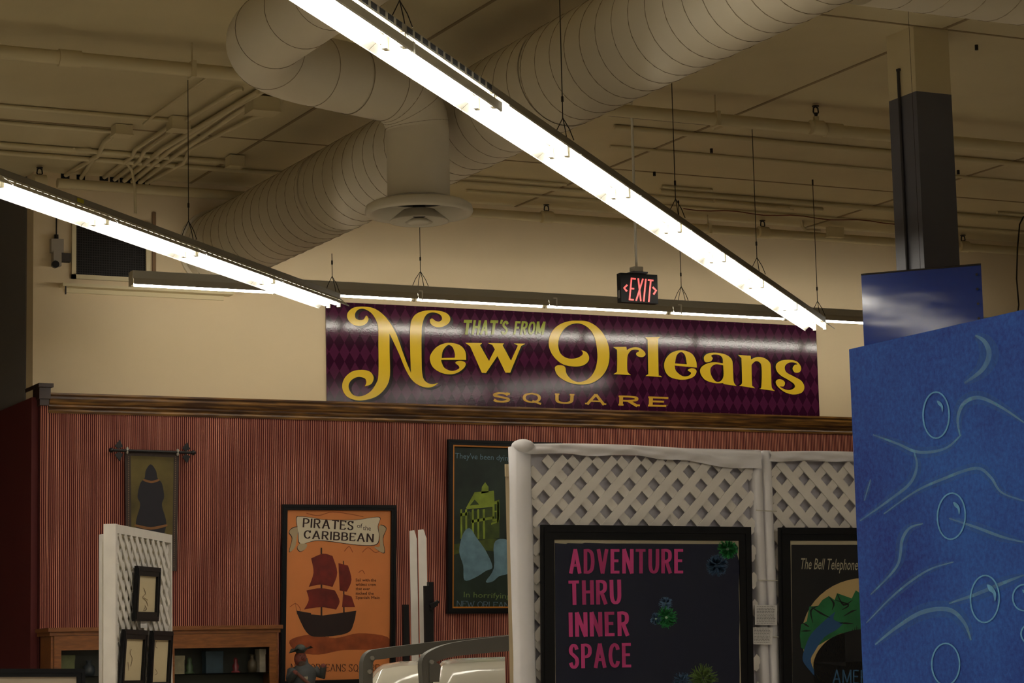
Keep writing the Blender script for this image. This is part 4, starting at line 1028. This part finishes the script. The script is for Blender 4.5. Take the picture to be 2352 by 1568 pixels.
# second screen
l20 = lx1 + .038; l21 = l20 + 1.22
l2 = thing('lattice_screen', ((l20+l21)/2, LY, 0), 'white lattice screen right of the double post, cut off by the blue panel', 'screen')
slats(l2, V((l20+.045, LY, 0)), V((1,0,0)), 1.13, .3, lzt-.05, V((0,-1,0)), first=-1)
MB().box((l20+.01, LY+.024, .1), (l21, LY+.028, lzt-.03)).build('backing_sheet', sheetm, l2)
post(l20, l20+.046, lzt, LY, l2); post(l21-.05, l21, lzt, LY, l2)
drape(l20+.03, l21, lzt-.0, LY, l2, sag=(.045, .045))
# twine around posts
for z, lab in ((2.26, 'uppermost thin twine tie around the double post'), (1.95, 'thin twine tie on the double post just above the cards'), (1.70, 'lowest thin twine tie around the double post, below the cards')):
    mb = MB(); mb.tube([(lx1-.02, LY-.045, z), (l20+.05, LY-.047, z-.004)], .0022, 5); tag(mb.build('twine', mat('twine', (190, 184, 170), .8)), lab, 'twine', 'twine ties around the double post')
# info cards
for (x0, y0, x1, y1, lab) in ((1734, 1389, 1785, 1435, 'upper white information card pinned to the double post'), (1728, 1440, 1775, 1480, 'lower white information card pinned to the double post')):
    cpn = planeY(LY-.057); mb = MB(); q = [cpn.at(*p) for p in ((x0, y0), (x1, y0+1), (x1-1, y1), (x0, y1-1))]; mb.prism(q, (0, .002, 0))
    o = tag(mb.build('info_card', mat('card_white', (205, 202, 200), .6)), lab, 'card')
    mb = MB()
    y = y0 + 4
    while y < y1 - 3:
        x = x0 + 4; e = x1 - 4 - random.uniform(0, 4)
        while x < e:
            l_ = random.uniform(2, 6); pribbon(mb, cpn, [(x, y), (min(e, x+l_), y+.1)], lambda i, d, t: .55, .001); x += l_ + 1.2
        y += 3.4
    mb.build('fine_print', mat('print_grey', (90, 88, 90), .6), o)

# --- navy poster on screen 1
ap = planeY(LY-.052)
av, at, wd, ht = framed('framed_poster', ap, ((1240, 1212), (1727, 1217), (1724, 1640), (1242, 1640)), .062, 'large black-framed navy poster with tall magenta capitals on the lattice', 'poster', frameblack, matcream, depth=.014)
as_ = Plane((0, LY-.052-.007, 0), (0, -1, 0))
k7 = lambda x, y: (1150 + x*.37507, 980 + y*.375)
mb = MB(); edge = [(332, 712), (400, 716), (410, 712), (500, 714), (515, 710), (640, 714), (800, 714), (1100, 716), (1440, 718), (1455, 740), (1448, 780), (1462, 830), (1458, 1000), (1464, 1180), (1460, 1300), (1464, 1500), (1462, 1720), (338, 1720), (334, 1200)]
pfill(mb, as_, [[k7(*p) for p in edge]], .001); mb.build('printed_sheet', navy, av)
mb = MB()
for s_, y, x1 in (('ADVENTURE', 897, 1122), ('THRU', 1090, 740), ('INNER', 1285, 790), ('SPACE', 1478, 804)):
    letters(mb, as_, s_, k7(418, y+1), k7(x1, y - (0 if s_ == 'ADVENTURE' else 6)), 56, .003, thick=.29, thin=.22, gap=.16)
mb.build('lettering', magenta, av)
def burst(plane, c, r, m, parent, off, n=90, name='printed_burst', core=None):
    mb = MB()
    for i in range(n):
        a = random.uniform(0, 2*math.pi); r0 = random.uniform(.05, .45)*r; r1 = random.uniform(.6, 1)*r
        p = [(c[0]+rr*math.cos(a+b), c[1]+rr*math.sin(a+b)) for rr, b in ((r0, 0), ((r0+r1)/2, random.uniform(-.1,.1)), (r1, random.uniform(-.15,.15)))]
        pribbon(mb, plane, p, lambda i, d, t: .42, off)
    mb.build(name, m, parent, kind='stuff')
    if core:
        mb = MB(); pfill(mb, plane, [[(c[0]+core*math.cos(a), c[1]+core*math.sin(a)) for a in [k*math.pi/5 for k in range(10)]]], off+.0005); mb.build('burst_core', mat('print_spark', (150, 190, 160), .5), parent)
bg = mat('print_burst_green', (50, 170, 84), .5); bb = mat('print_burst_blue', (120, 160, 200), .5); bo = mat('print_burst_olive', (120, 150, 70), .5)
burst(as_, k7(1390, 748), 25, bg, av, .003, 260, core=3.5); burst(as_, k7(1325, 848), 27, bb, av, .0035, 240)
burst(as_, k7(1010, 1080), 17, bb, av, .003, 120, core=1.5); burst(as_, k7(1015, 1167), 27, bg, av, .0032, 200, core=3); burst(as_, k7(950, 1175), 15, bb, av, .0035, 110, core=2)
burst(as_, k7(1240, 1540), 36, bo, av, .003, 200); burst(as_, k7(1110, 1560), 24, bb, av, .0035, 130)

# --- black poster on screen 2
b2, at, wd, ht = framed('framed_poster', ap, ((1786, 1218), (2110, 1219), (2110, 1650), (1792, 1650)), .058, 'black-framed poster with mountains in a round window, half hidden by the blue panel', 'poster', frameblack, matcream, depth=.014)
k8 = lambda x, y: (1600 + x*.3751, 980 + y*.375)
mb = MB(); pfill(mb, as_, [[k8(580, 722), k8(1240, 722), k8(1240, 1740), k8(590, 1740)]], .001); mb.build('printed_sheet', mat('print_black_flat', (22, 18, 16), .5), b2)
mb = MB(); bf_text(mb, as_, 'The Bell Telephone', k8(632, 870), k8(985, 876), 26, .003, bold=.006, skew=.12)
mb.build('lettering', mat('print_ivory', (190, 180, 150), .5), b2)
cc_ = (1030, 1285); R_ = 395
disc = [(cc_[0] + R_*.98*math.cos(a), cc_[1] - 360*math.sin(a)) for a in [k*math.pi/24 for k in range(48)]]
art([disc], mat('print_sand', (205, 178, 124), .5), .002, 'printed_disc', b2, as_, k8, False)
art([[(632,1280,c_),(640,1210,c_),(675,1190,c_),(690,1100,c_),(745,1095,c_),(770,1060,c_),(810,1035,c_),(845,1060,c_),(860,1018,c_),(950,1050,c_),(975,1000,c_),(1060,1060,c_),(1130,1010,c_),(1200,1090,c_),(1300,1080,c_),(1400,1240,c_),(1422,1300,c_),(1240,1290,c_),(1030,1262,c_),(880,1265,c_),(790,1310,c_),(680,1380,c_),(640,1350,c_)]], mat('print_mountain_green', (38, 118, 66), .5, noise=.3, nscale=8), .0025, 'printed_ridge', b2, as_, k8, False)
art([[(660,1360,c_),(700,1270),(790,1180),(850,1130,c_),(840,1180),(900,1200,c_),(860,1240),(780,1290),(720,1380,c_),(700,1440),(760,1568,c_),(700,1500),(650,1430)]], mat('print_river_blue', (44, 92, 140), .5), .003, 'printed_river', b2, as_, k8)
art([[(1040,1240),(900,1262),(800,1310),(730,1400),(720,1500),(780,1700),(1240,1700),(1240,1300)]], MATS['print_black_flat'], .0035, 'printed_foreground', b2, as_, k8)
mb = MB()
for t_ in ([(700,1100),(760,1140),(820,1170)], [(745,1095),(700,1125),(712,1200)], [(810,1040),(840,1080),(830,1120)], [(860,1020),(900,1090),(955,1060)], [(850,1060),(930,1090),(890,1120)], [(640,1250),(700,1248)], [(650,1200),(690,1225)], [(900,1160),(950,1130),(980,1120)], [(1060,1060),(1030,1120),(1080,1160)], [(870,1200),(960,1205)], [(1130,1015),(1160,1090),(1120,1140)]):
    pribbon(mb, as_, [k8(p.x, p.y) for p in smooth(t_, False, 4)], lambda i, d, t: 2.2*(1-.8*abs(2*t-1)), .003)
for i in range(8):
    x = 955 + i*13; art_h = 40 + (i*37 % 25)
    pfill(mb, as_, [[k8(x-7, 1275), k8(x+7, 1275), k8(x, 1275-art_h)]], .0032)
mb.build('printed_crag_lines', MATS['print_black_flat'], b2)
mb = MB(); letters(mb, as_, 'AMERICA', k8(832, 1572), k8(1180, 1574), 32, .0045, thick=.14, gap=.16); mb.build('lettering', mat('print_teal', (44, 84, 120), .5), b2)

# cream board edge beside the screen
q0 = pY(1160, 1068, 9.3)
dq = V((q0.x, q0.y, 0)).normalized(); w0 = .035
cb = MB().prism([V((q0.x, 9.3, 0)), V((q0.x+w0, 9.3, 0)), V((q0.x+w0, 9.3, q0.z)), V((q0.x, 9.3, q0.z))], dq*.7).box((q0.x-.002, 9.292, q0.z-.05), (q0.x+w0+.002, 9.3, q0.z+.004))
tag(cb.build('cream_board', creamm), 'narrow cream board standing on edge behind the lattice post', 'board')

# --- left lattice screens, nearly edge-on
def p3(x, y, z): return pz(x, y, z)
a = p3(258, 1203, 2.44); b = p3(387, 1228, 2.44); ux = (b-a); ux.z = 0; LL = ux.length; ux.normalize(); nr = V((ux.y, -ux.x, 0))
if nr.dot(CAMP - a) < 0: nr = -nr
a.z = 0
sl = thing('lattice_screen', tuple(a + ux*LL/2), 'narrow-looking white lattice screen at left carrying small black frames', 'screen')
slats(sl, a + ux*.04, ux, LL-.08, .4, 2.39, nr, first=-1, pitch=.115)
mb = MB(); mb.obox(a + V((0,0,1.22)) - nr*.01, ux*.02, nr*.035, (0,0,1.22)); mb.build('post', latm, sl)
mb = MB(); mb.obox(a + ux*LL + V((0,0,1.22)) - nr*.01, ux*.012, nr*.03, (0,0,1.22)); mb.build('post', latm, sl)
mb = MB(); mb.obox(a + ux*LL/2 + V((0,0,2.415)), ux*LL/2, nr*.018, (0,0,.025)); mb.build('top_rail', latm, sl)
mb = MB(); q = a - nr*.03; mb.prism([q + ux*.03 + V((0,0,.3)), q + ux*LL + V((0,0,.3)), q + ux*LL + V((0,0,2.4)), q + ux*.03 + V((0,0,2.4))], -nr*.004); mb.build('backing_sheet', mat('backing_cream', (196,186,160), .9), sl)
a2 = p3(240, 1226, 2.40); a2.z = 0
s2_ = thing('lattice_screen', tuple(a2), 'second white screen seen edge-on just left of the small-frame screen', 'screen')
u2 = (ux + nr*-.35).normalized(); n2_ = V((u2.y, -u2.x, 0)); n2_ = n2_ if n2_.dot(CAMP-a2) > 0 else -n2_
mb = MB(); mb.obox(a2 + V((.02,0.03,1.2)), V((.035,0,0)), V((0,.03,0)), (0,0,1.2)); mb.build('post', latm, s2_)
# small frames on the left screen
lp_ = Plane(a + nr*.03, nr)
def small(quad, lab, ink):
    r_, at, wd, ht = framed('small_frame', lp_, quad, .055, lab, 'picture', frameblack, papercream, depth=.02, glass=False)
    s_ = Plane(a + nr*.037, nr); mb = MB()
    for st in ink: pribbon(mb, s_, [(p.x, p.y) for p in smooth(st, False, 5)], lambda i, d, t: .5, .001)
    mb.build('ink_sketch', mat('ink_brown', (110, 84, 56), .7), r_)
small(((309, 1301), (363, 1306), (357, 1430), (303, 1426)), 'topmost small black frame with a faint sketch, on the left screen', [[(330,1350),(334,1362),(328,1372),(336,1380),(340,1392)], [(330,1372),(340,1378)], [(333,1395),(330,1402),(337,1398),(333,1390)]])
small(((279, 1447), (332, 1450), (326, 1590), (270, 1585)), 'lower left small black frame on the left screen', [[(302,1490),(299,1500),(304,1512),(300,1530)], [(294,1520),(296,1540)]])
small(((344, 1449), (390, 1451), (385, 1590), (336, 1588)), 'lower right small black frame on the left screen', [[(359,1472),(357,1484),(362,1488)], [(357,1536),(361,1545),(356,1550)]])
q = lp_.at(329, 1434); tag(MB().obox(q + nr*.004, ux*.07, nr*.001, (0,0,.02)).build('info_card', mat('card_white', (205,202,200), .6)), 'tiny white card below the topmost small frame', 'card')

# frame at the bottom left corner
fp = planeY(8.6)
framed('framed_picture', fp, ((-60, 1537), (193, 1537), (193, 1720), (-60, 1720)), .03, 'black frame with white mount cut off by the bottom left corner', 'picture', frameblack, mat('mount_white', (196, 180, 158), .7), depth=.02, glass=False)

# =================================================================== DISPLAY CABINET
CY = 17.75
c0 = pY(117, 1445, CY).x; c1 = pY(638, 1440, CY).x; czt = pY(380, 1447, CY).z
cb_ = thing('display_cabinet', ((c0+c1)/2, CY+.2, 0), 'oak display cabinet with glass doors below the striped wall', 'cabinet')
mb = MB(); mb.box((c0-.03, CY-.04, czt), (c1+.03, 18.1, czt+.03)).box((c0-.015, CY-.02, czt-.03), (c1+.015, 18.1, czt)); mb.build('cornice', oak, cb_)
MB().box((c0, CY, 0), (c0+.02, 18.08, czt-.03)).box((c1-.02, CY, 0), (c1, 18.08, czt-.03)).box((c0, 18.06, 0), (c1, 18.08, czt-.03)).box((c0, CY, 0), (c1, 18.08, .1)).build('carcass', oak, cb_)
mid = (c0+c1)/2
xx = pY(130, 1480, CY).x
for i, (x0, x1) in enumerate(((c0+.022, mid-.002), (mid+.002, c1-.022))):
    dmb = MB(); st = .055; zt_ = czt-.032
    dmb.box((x0, CY-.015, .12), (x0+st, CY, zt_)).box((x1-st, CY-.015, .12), (x1, CY, zt_)).box((x0+st, CY-.015, zt_-.11), (x1-st, CY, zt_)).box((x0+st, CY-.015, .12), (x1-st, CY, .2))
    dd_ = dmb.build('door', oak, cb_)
    MB().add([(x0+st, CY-.006, .2), (x1-st, CY-.006, .2), (x1-st, CY-.006, zt_-.11), (x0+st, CY-.006, zt_-.11)], [(0,1,2,3)]).build('pane', glassm, dd_)
    MB().ell((x1-.02 if i == 0 else x0+.02, CY-.03, 1.1), (.012, .012, .012)).build('knob', goldm, dd_)
zs = pY(500, 1548, CY+.1).z
for z in (zs, zs-.35, zs-.7): MB().box((c0+.03, CY+.02, z), (c1-.03, 18.05, z+.008)).build('shelf', glassm, cb_)
MB().box((c0+.021, 18.04, .1), (c1-.021, 18.058, czt-.04)).build('back_panel', mat('cabinet_back', (74, 78, 70), .3), cb_)
colz = [(98,104,60),(60,66,70),(120,40,44),(150,140,110),(70,90,60),(40,60,70),(150,60,40),(170,160,140),(90,80,60),(50,60,50)]
def inside(x, w_, h_, kind, i, lab):
    p = pY(x, 1500, CY+.15).x; z = zs + .009; mm_ = mat('shelf_item_%d' % i, colz[i % len(colz)], .4, noise=.15, nscale=25)
    if kind == 'figurine':
        o = MB().lathe((p, CY+.16, z), [(0,0),(w_*.5,0),(w_*.5,h_*.08),(w_*.28,h_*.16),(w_*.4,h_*.45),(w_*.2,h_*.66),(w_*.26,h_*.82),(w_*.14,h_*.98),(0,h_)], 14).build(kind, mm_)
    elif kind == 'box':
        o = MB().box((p-w_/2, CY+.1, z), (p+w_/2, CY+.2, z+h_)).box((p-w_/2-.003, CY+.097, z+h_*.78), (p+w_/2+.003, CY+.203, z+h_+.003)).build(kind, mm_)
    else:
        o = MB().lathe((p, CY+.16, z), [(0,0),(w_*.4,0),(w_*.5,h_*.3),(w_*.45,h_*.6),(w_*.2,h_*.75),(w_*.2,h_*.92),(w_*.28,h_),(0,h_)], 14).build(kind, mm_)
    tag(o, lab, kind)
inside(150, .12, .16, 'box', 0, 'pale olive box on the cabinet shelf, furthest left')
inside(205, .10, .12, 'vase', 1, 'dark vase on the cabinet shelf left of the lattice screen')
inside(405, .10, .14, 'box', 3, 'cream box on the cabinet shelf just right of the lattice screen')
inside(436, .08, .13, 'figurine', 4, 'green figurine on the cabinet shelf')
inside(488, .14, .17, 'box', 5, 'dark teal box in the middle of the right cabinet shelf')
inside(542, .07, .12, 'figurine', 2, 'dark red figurine on the cabinet shelf')
inside(580, .08, .14, 'vase', 8, 'brown vase on the cabinet shelf near its right end')
inside(598, .05, .18, 'box', 7, 'tall pale box on the cabinet shelf, furthest right')

# =================================================================== THINGS AT THE BOTTOM CENTRE
# white posts seen edge-on in front of the wall
FY = 14.5
def slim(xa, xb, yt, lab):
    p0 = pY(xa, yt, FY); p1 = pY(xb, yt, FY)
    r_ = thing('white_panel', ((p0.x+p1.x)/2, FY, 0), lab, 'panel')
    MB().prism([(p0.x, FY, 0), (p1.x, FY, 0), (p1.x, FY, p0.z-.06), ((p0.x+p1.x)/2+.01, FY, p0.z), (p0.x, FY, p0.z-.005)], V((p0.x+.0, FY, 0)).normalized()*.5).build('board', latm, r_)
slim(940.5, 957, 1217, 'left of two narrow white panels standing edge-on by the orange poster')
slim(960, 979, 1215, 'right of two narrow white panels standing edge-on by the orange poster')
bk = thing('folded_stand', tuple(V((pY(985, 1400, 14.3).x, 14.3, 0))), 'black folded stand leaning beside the white edge-on panels', 'stand')
def bar(xa, ya, xb, yb, w_, Yd, nm, root, m=blackm):
    p = pY(xa, ya, Yd); q = pY(xb, yb, Yd)
    if yb == 1560: q.z = .01
    d = (q-p).normalized(); s_ = d.cross(V((0,1,0))).normalized()*w_/2
    MB().prism([p+s_, q+s_, q-s_, p-s_], (0, .03, 0)).build(nm, m, root)
bar(990, 1336, 989, 1560, .035, 14.35, 'upright', bk); bar(981, 1345, 983, 1560, .03, 14.33, 'upright', bk); bar(933, 1388, 934, 1560, .035, 14.35, 'upright', bk)
bar(990, 1400, 1008, 1380, .02, 14.32, 'clamp', bk); bar(990, 1392, 1003, 1386, .03, 14.31, 'clamp', bk)
# figurine in front of the orange poster
fg = thing('pirate_figurine', tuple(V((pY(700, 1500, 17.4).x, 17.4, 0))), 'small sculpted figurine with tricorn hat before the orange poster', 'figurine')
def fpt(x, y, Y=17.4): return pY(x, y, Y)
coat = mat('figurine_coat', (58, 60, 60), .6, noise=.2, nscale=20); skinm = mat('figurine_face', (112, 52, 38), .6, noise=.3, nscale=30)
hc_ = fpt(690, 1507); 
body = MB(); bc = fpt(698, 1600)
body.lathe((bc.x, 17.4, bc.z-.5), [(0,0),(.12,0),(.13,.3),(.10,.5),(.085,.60),(.105,.68),(.09,.72),(.04,.76),(.03,.80),(0,.80)], 18); body.build('body', coat, fg)
MB().ell((hc_.x, 17.4, hc_.z-.02), (.05, .05, .062), seg=16, rings=10).ell((hc_.x-.002, 17.352, hc_.z-.015), (.011, .016, .014)).build('head', skinm, fg)
MB().ell((hc_.x-.015, 17.362, hc_.z+.005), (.006, .005, .005)).ell((hc_.x+.015, 17.362, hc_.z+.005), (.006, .005, .005)).build('eyes', blackm, fg)
hat = MB(); h0 = hc_ + V((0,0,.03))
rim = [(-.10,-.01,-.005),(-.055,-.08,.03),(0,-.095,.005),(.055,-.08,.05),(.105,-.01,.035),(.05,.07,.04),(-.05,.07,.03)]
hat.add([h0 + V(r_) for r_ in rim] + [h0 + V((0,0,.015))], [(i, (i+1) % 7, 7) for i in range(7)] + [(7, (i+1) % 7, i) for i in range(7)]); hat.ell(h0 + V((0,0,.025)), (.045,.045,.04)); hat.build('tricorn_hat', mat('figurine_hat', (62, 66, 60), .6, noise=.3, nscale=20), fg)
for sx_, ex_ in ((-1, fpt(670, 1545)), (1, fpt(735, 1530))):
    s_ = V((bc.x + sx_*.09, 17.4, bc.z+.2)); e_ = V((ex_.x, 17.33, ex_.z)); k_ = (s_+e_)/2 + V((sx_*.03, 0, -.05))
    MB().tube([s_, k_, e_], [.045, .036, .026], 10).build('arm', coat, fg); MB().ell(e_, (.022, .022, .022)).build('hand', skinm, fg)
MB().ell((hc_.x, 17.365, hc_.z-.065), (.032, .022, .035)).build('beard', mat('figurine_beard', (70, 52, 40), .9, noise=.3, nscale=60), fg)
MB().tube([(bc.x-.09, 17.33, bc.z+.19), (bc.x, 17.285, bc.z+.10), (bc.x+.10, 17.33, bc.z-.02)], .014, 8).build('strap', mat('figurine_strap', (88, 44, 26), .6), fg)
MB().ell((bc.x-.01, 17.33, bc.z+.17), (.035, .03, .06)).build('shirt_front', mat('figurine_shirt', (168, 156, 136), .7), fg)
# white glossy tub with bent grey arms
TY = 11.2
tb = thing('display_vehicle', tuple(V((pY(1000, 1550, TY).x, TY, .6))), 'glossy white shell with bent grey metal arms at the bottom of the photo', 'vehicle')
shell = mat('gloss_white', (206, 200, 184), .12); armg = mat('arm_grey', (92, 89, 82), .45, .2)
def shell_part(ptsx, Y0, Y1, nm):
    """lofted shell: top profile in photo pixels on the near plane, swept back and rounded"""
    vs = []; fs = []; n = len(ptsx); rows = 7
    for j in range(rows):
        t = j/(rows-1); Yy = lerp(Y0, Y1, t)
        for (x, y) in ptsx:
            p = pY(x, y, Y0); dv_ = V((p.x, Y0, 0)).normalized()*(Yy-Y0); vs.append((p.x + dv_.x, Y0 + dv_.y, p.z + .035*math.sin(t*math.pi) - .02*t))
    for j in range(rows-1):
        for i in range(n-1): fs.append((j*n+i, j*n+i+1, (j+1)*n+i+1, (j+1)*n+i))
    mb = MB(); mb.add(vs, fs, None, True)
    base = [pY(x, y, Y0) for x, y in ptsx]
    fr_ = []; 
    for j in range(7):
        a_ = j/6*math.pi/2
        for p in base:
            dv_ = V((p.x, Y0, 0)).normalized()*(-.22*math.sin(a_)); fr_.append((p.x+dv_.x, Y0+dv_.y, p.z - .20*(1-math.cos(a_)) - .04*a_))
    mb.add(fr_, [(j*n+i, (j+1)*n+i, (j+1)*n+i+1, j*n+i+1) for j in range(6) for i in range(n-1)], None, True)
    last = fr_[-n:]; mb.add(last + [(p[0], p[1], .9) for p in last], [(i, n+i, n+i+1, i+1) for i in range(n-1)], None, True)
    mb.build(nm, shell, tb)
shell_part([(853,1562),(866,1545),(880,1536),(920,1529),(960,1527),(972,1530),(975,1562)], TY, TY+.9, 'shell')
shell_part([(992,1566),(1006,1542),(1016,1528),(1040,1523),(1100,1520),(1160,1518)], TY-.25, TY+.7, 'shell')
def arm(ctr, wpx, Yd, nm):
    pts = smooth(ctr, False, 6); mb = MB(); P = Plane((0, Yd, 0), (0, -1, 0)); n = len(pts); L_ = []; R_2 = []
    for i, p in enumerate(pts):
        d = (pts[min(i+1, n-1)] - pts[max(i-1, 0)]).normalized(); w_ = lerp(wpx[0], wpx[1], i/(n-1)); q = V((-d.y, d.x))*w_/2
        L_.append(P.at(*(p+q))); R_2.append(P.at(*(p-q)))
    n = len(L_); back = V((0, .05, 0)); vs = L_ + R_2 + [v+back for v in L_] + [v+back for v in R_2]
    fs = []
    for i in range(n-1):
        fs += [(i, i+1, n+i+1, n+i), (2*n+i, 3*n+i, 3*n+i+1, 2*n+i+1), (i, 2*n+i, 2*n+i+1, i+1), (n+i, n+i+1, 3*n+i+1, 3*n+i)]
    fs += [(0, n, 3*n, 2*n), (n-1, 3*n-1, 4*n-1, 2*n-1)]
    mb.add(vs, fs); return mb.build(nm, armg, tb)
arm([(846,1600),(845,1560),(846,1520),(856,1505),(878,1501),(930,1494),(1040,1482),(1200,1468)], (22, 26), TY-.28, 'bent_arm')
arm([(985,1600),(983,1560),(983,1520),(1000,1505),(1040,1492),(1100,1484),(1200,1474)], (22, 36), TY-.52, 'bent_arm')
for x, y, Yd in ((853.5, 1511, TY-.28), (848, 1542, TY-.28), (990, 1520, TY-.52)):
    p = pY(x, y, Yd); o = MB().tube([p, p + V((0,-.012,0))], .011, 10, m=metalm).build('bolt', metalm, tb)
p = pY(1000, 1542, TY-.53); MB().prism([p+V((-.03,0,-.05)), p+V((.02,0,-.05)), p+V((.03,0,.03)), p+V((.0,0,.05)), p+V((-.03,0,.04))], (0,.03,0)).build('bracket_plate', armg, tb)

# =================================================================== BLUE PANELS
BX = 3.8
bp0 = pX(1950, 802, BX); zb_ = bp0.z
bl_ = thing('painted_screen', (BX, bp0.y-1.6, 0), 'large sponge-painted blue panel with painted bubbles at the right edge', 'panel')
MB().box((BX, bp0.y-3.4, 0), (BX+.03, bp0.y, zb_)).build('board', bluepaint, bl_)
bpl = Plane((BX, 0, 0), (-1, 0, 0))
mb = MB()
for cx_, cy_, rx, ry, tl in ((2150, 953, 30, 53, .0), (2185, 1185, 32, 53, .05), (2262, 1375, 33, 54, .03), (2352, 1372, 26, 30, 0), (2172, 1525, 32, 48, 0), (2375, 1455, 30, 26, 0)):
    mb = MB(); ring(mb, bpl, cx_, cy_, rx, ry, tl, 1.7, .002, None); mb.build('painted_bubble', bubblem, bl_)
mb = MB()
for cx_, cy_, s_ in ((2158, 932, 1), (2196, 1166, 1.1), (2276, 1360, 1.5), (2352, 1362, .7)):
    mb = MB(); pfill(mb, bpl, [smooth([(cx_-6*s_, cy_-12*s_), (cx_+2*s_, cy_-9*s_), (cx_+8*s_, cy_+2*s_), (cx_+6*s_, cy_+14*s_), (cx_+3*s_, cy_+2*s_), (cx_-3*s_, cy_-3*s_)])], .003); mb.build('painted_glint', bubblem, bl_)

sw = [([(2005,998),(2060,1018),(2110,1038),(2170,1030),(2208,998)], 4), ([(2100,1040),(2106,1070),(2090,1110),(2040,1150),(1975,1196)], 4), ([(2205,1000),(2200,960),(2215,925),(2250,913),(2300,935),(2352,970)], 5), ([(2030,1180),(2100,1130),(2160,1102),(2240,1075),(2275,1095),(2300,1130),(2352,1150)], 4),
      ([(2000,1365),(2060,1300),(2072,1240),(2090,1212),(2120,1202)], 4), ([(2180,1190),(2240,1210),(2300,1232),(2352,1245)], 4), ([(2010,1480),(2060,1440),(2120,1405),(2180,1400),(2215,1430),(2230,1470)], 6), ([(2180,1385),(2240,1365),(2300,1340),(2352,1320)], 5),
      ([(2215,880),(2255,850),(2272,815),(2262,785),(2240,770)], 7), ([(1990,1430),(2060,1360),(2130,1310),(2190,1290)], 3), ([(2000,1100),(1985,1150)], 2)]
mb = MB()
for pts, w_ in sw: pribbon(mb, bpl, smooth(pts, False, 8), lambda i, d, t, w_=w_: w_*.85*(1-.7*abs(2*t-1)**2), .0012)
mb.build('painted_swirls', swirlm, bl_)
mb = MB()
for pts, w_ in sw: pribbon(mb, bpl, smooth(pts, False, 8), lambda i, d, t, w_=w_: w_*3.2*(1-.8*abs(2*t-1)**2), .0006)
mb.build('painted_haze', swirlsoft, bl_)
# small glossy blue banner on the column
a = pz(1978, 632, 3.95); b = pz(2253, 608, 3.95); ux = (b-a).normalized(); nr = V((ux.y, -ux.x, 0)); nr = nr if nr.dot(CAMP-a) > 0 else -nr
vb = thing('blue_banner', tuple((a+b)/2 - V((0,0,1.0))), 'small glossy blue vinyl banner in front of the square column', 'banner')
mb = MB(); L_ = (b-a).length; n = 20; rows = 12; vs = []; fs = []
for i in range(n+1):
    for j in range(rows+1):
        t, s_ = i/n, j/rows
        vs.append(a + ux*L_*t - V((0,0,1.0*s_)) + nr*(.003*math.sin(t*5+s_*4)))
for i in range(n):
    for j in range(rows): fs.append((i*(rows+1)+j, i*(rows+1)+j+1, (i+1)*(rows+1)+j+1, (i+1)*(rows+1)+j))
mb.add(vs, fs, None, True); mb.build('vinyl_sheet', bvinyl, vb)
for j in range(7):
    p = b - ux*.025 - V((0,0,.06+.09*j)) + nr*.016; MB().tube([p, p+nr*.003], .008, 10).build('grommet', mat('grommet', (10, 12, 24), .4), vb)
MB().tube([a + V((0,0,.004)), b + V((0,0,.004))], .006, 6).build('top_bar', wirem, vb)
MB().tube([(a+b)/2 + V((0,0,0)), (a+b)/2 + V((0,0,CZ-3.95))], .0015, 4).build('cord', wirem, vb)
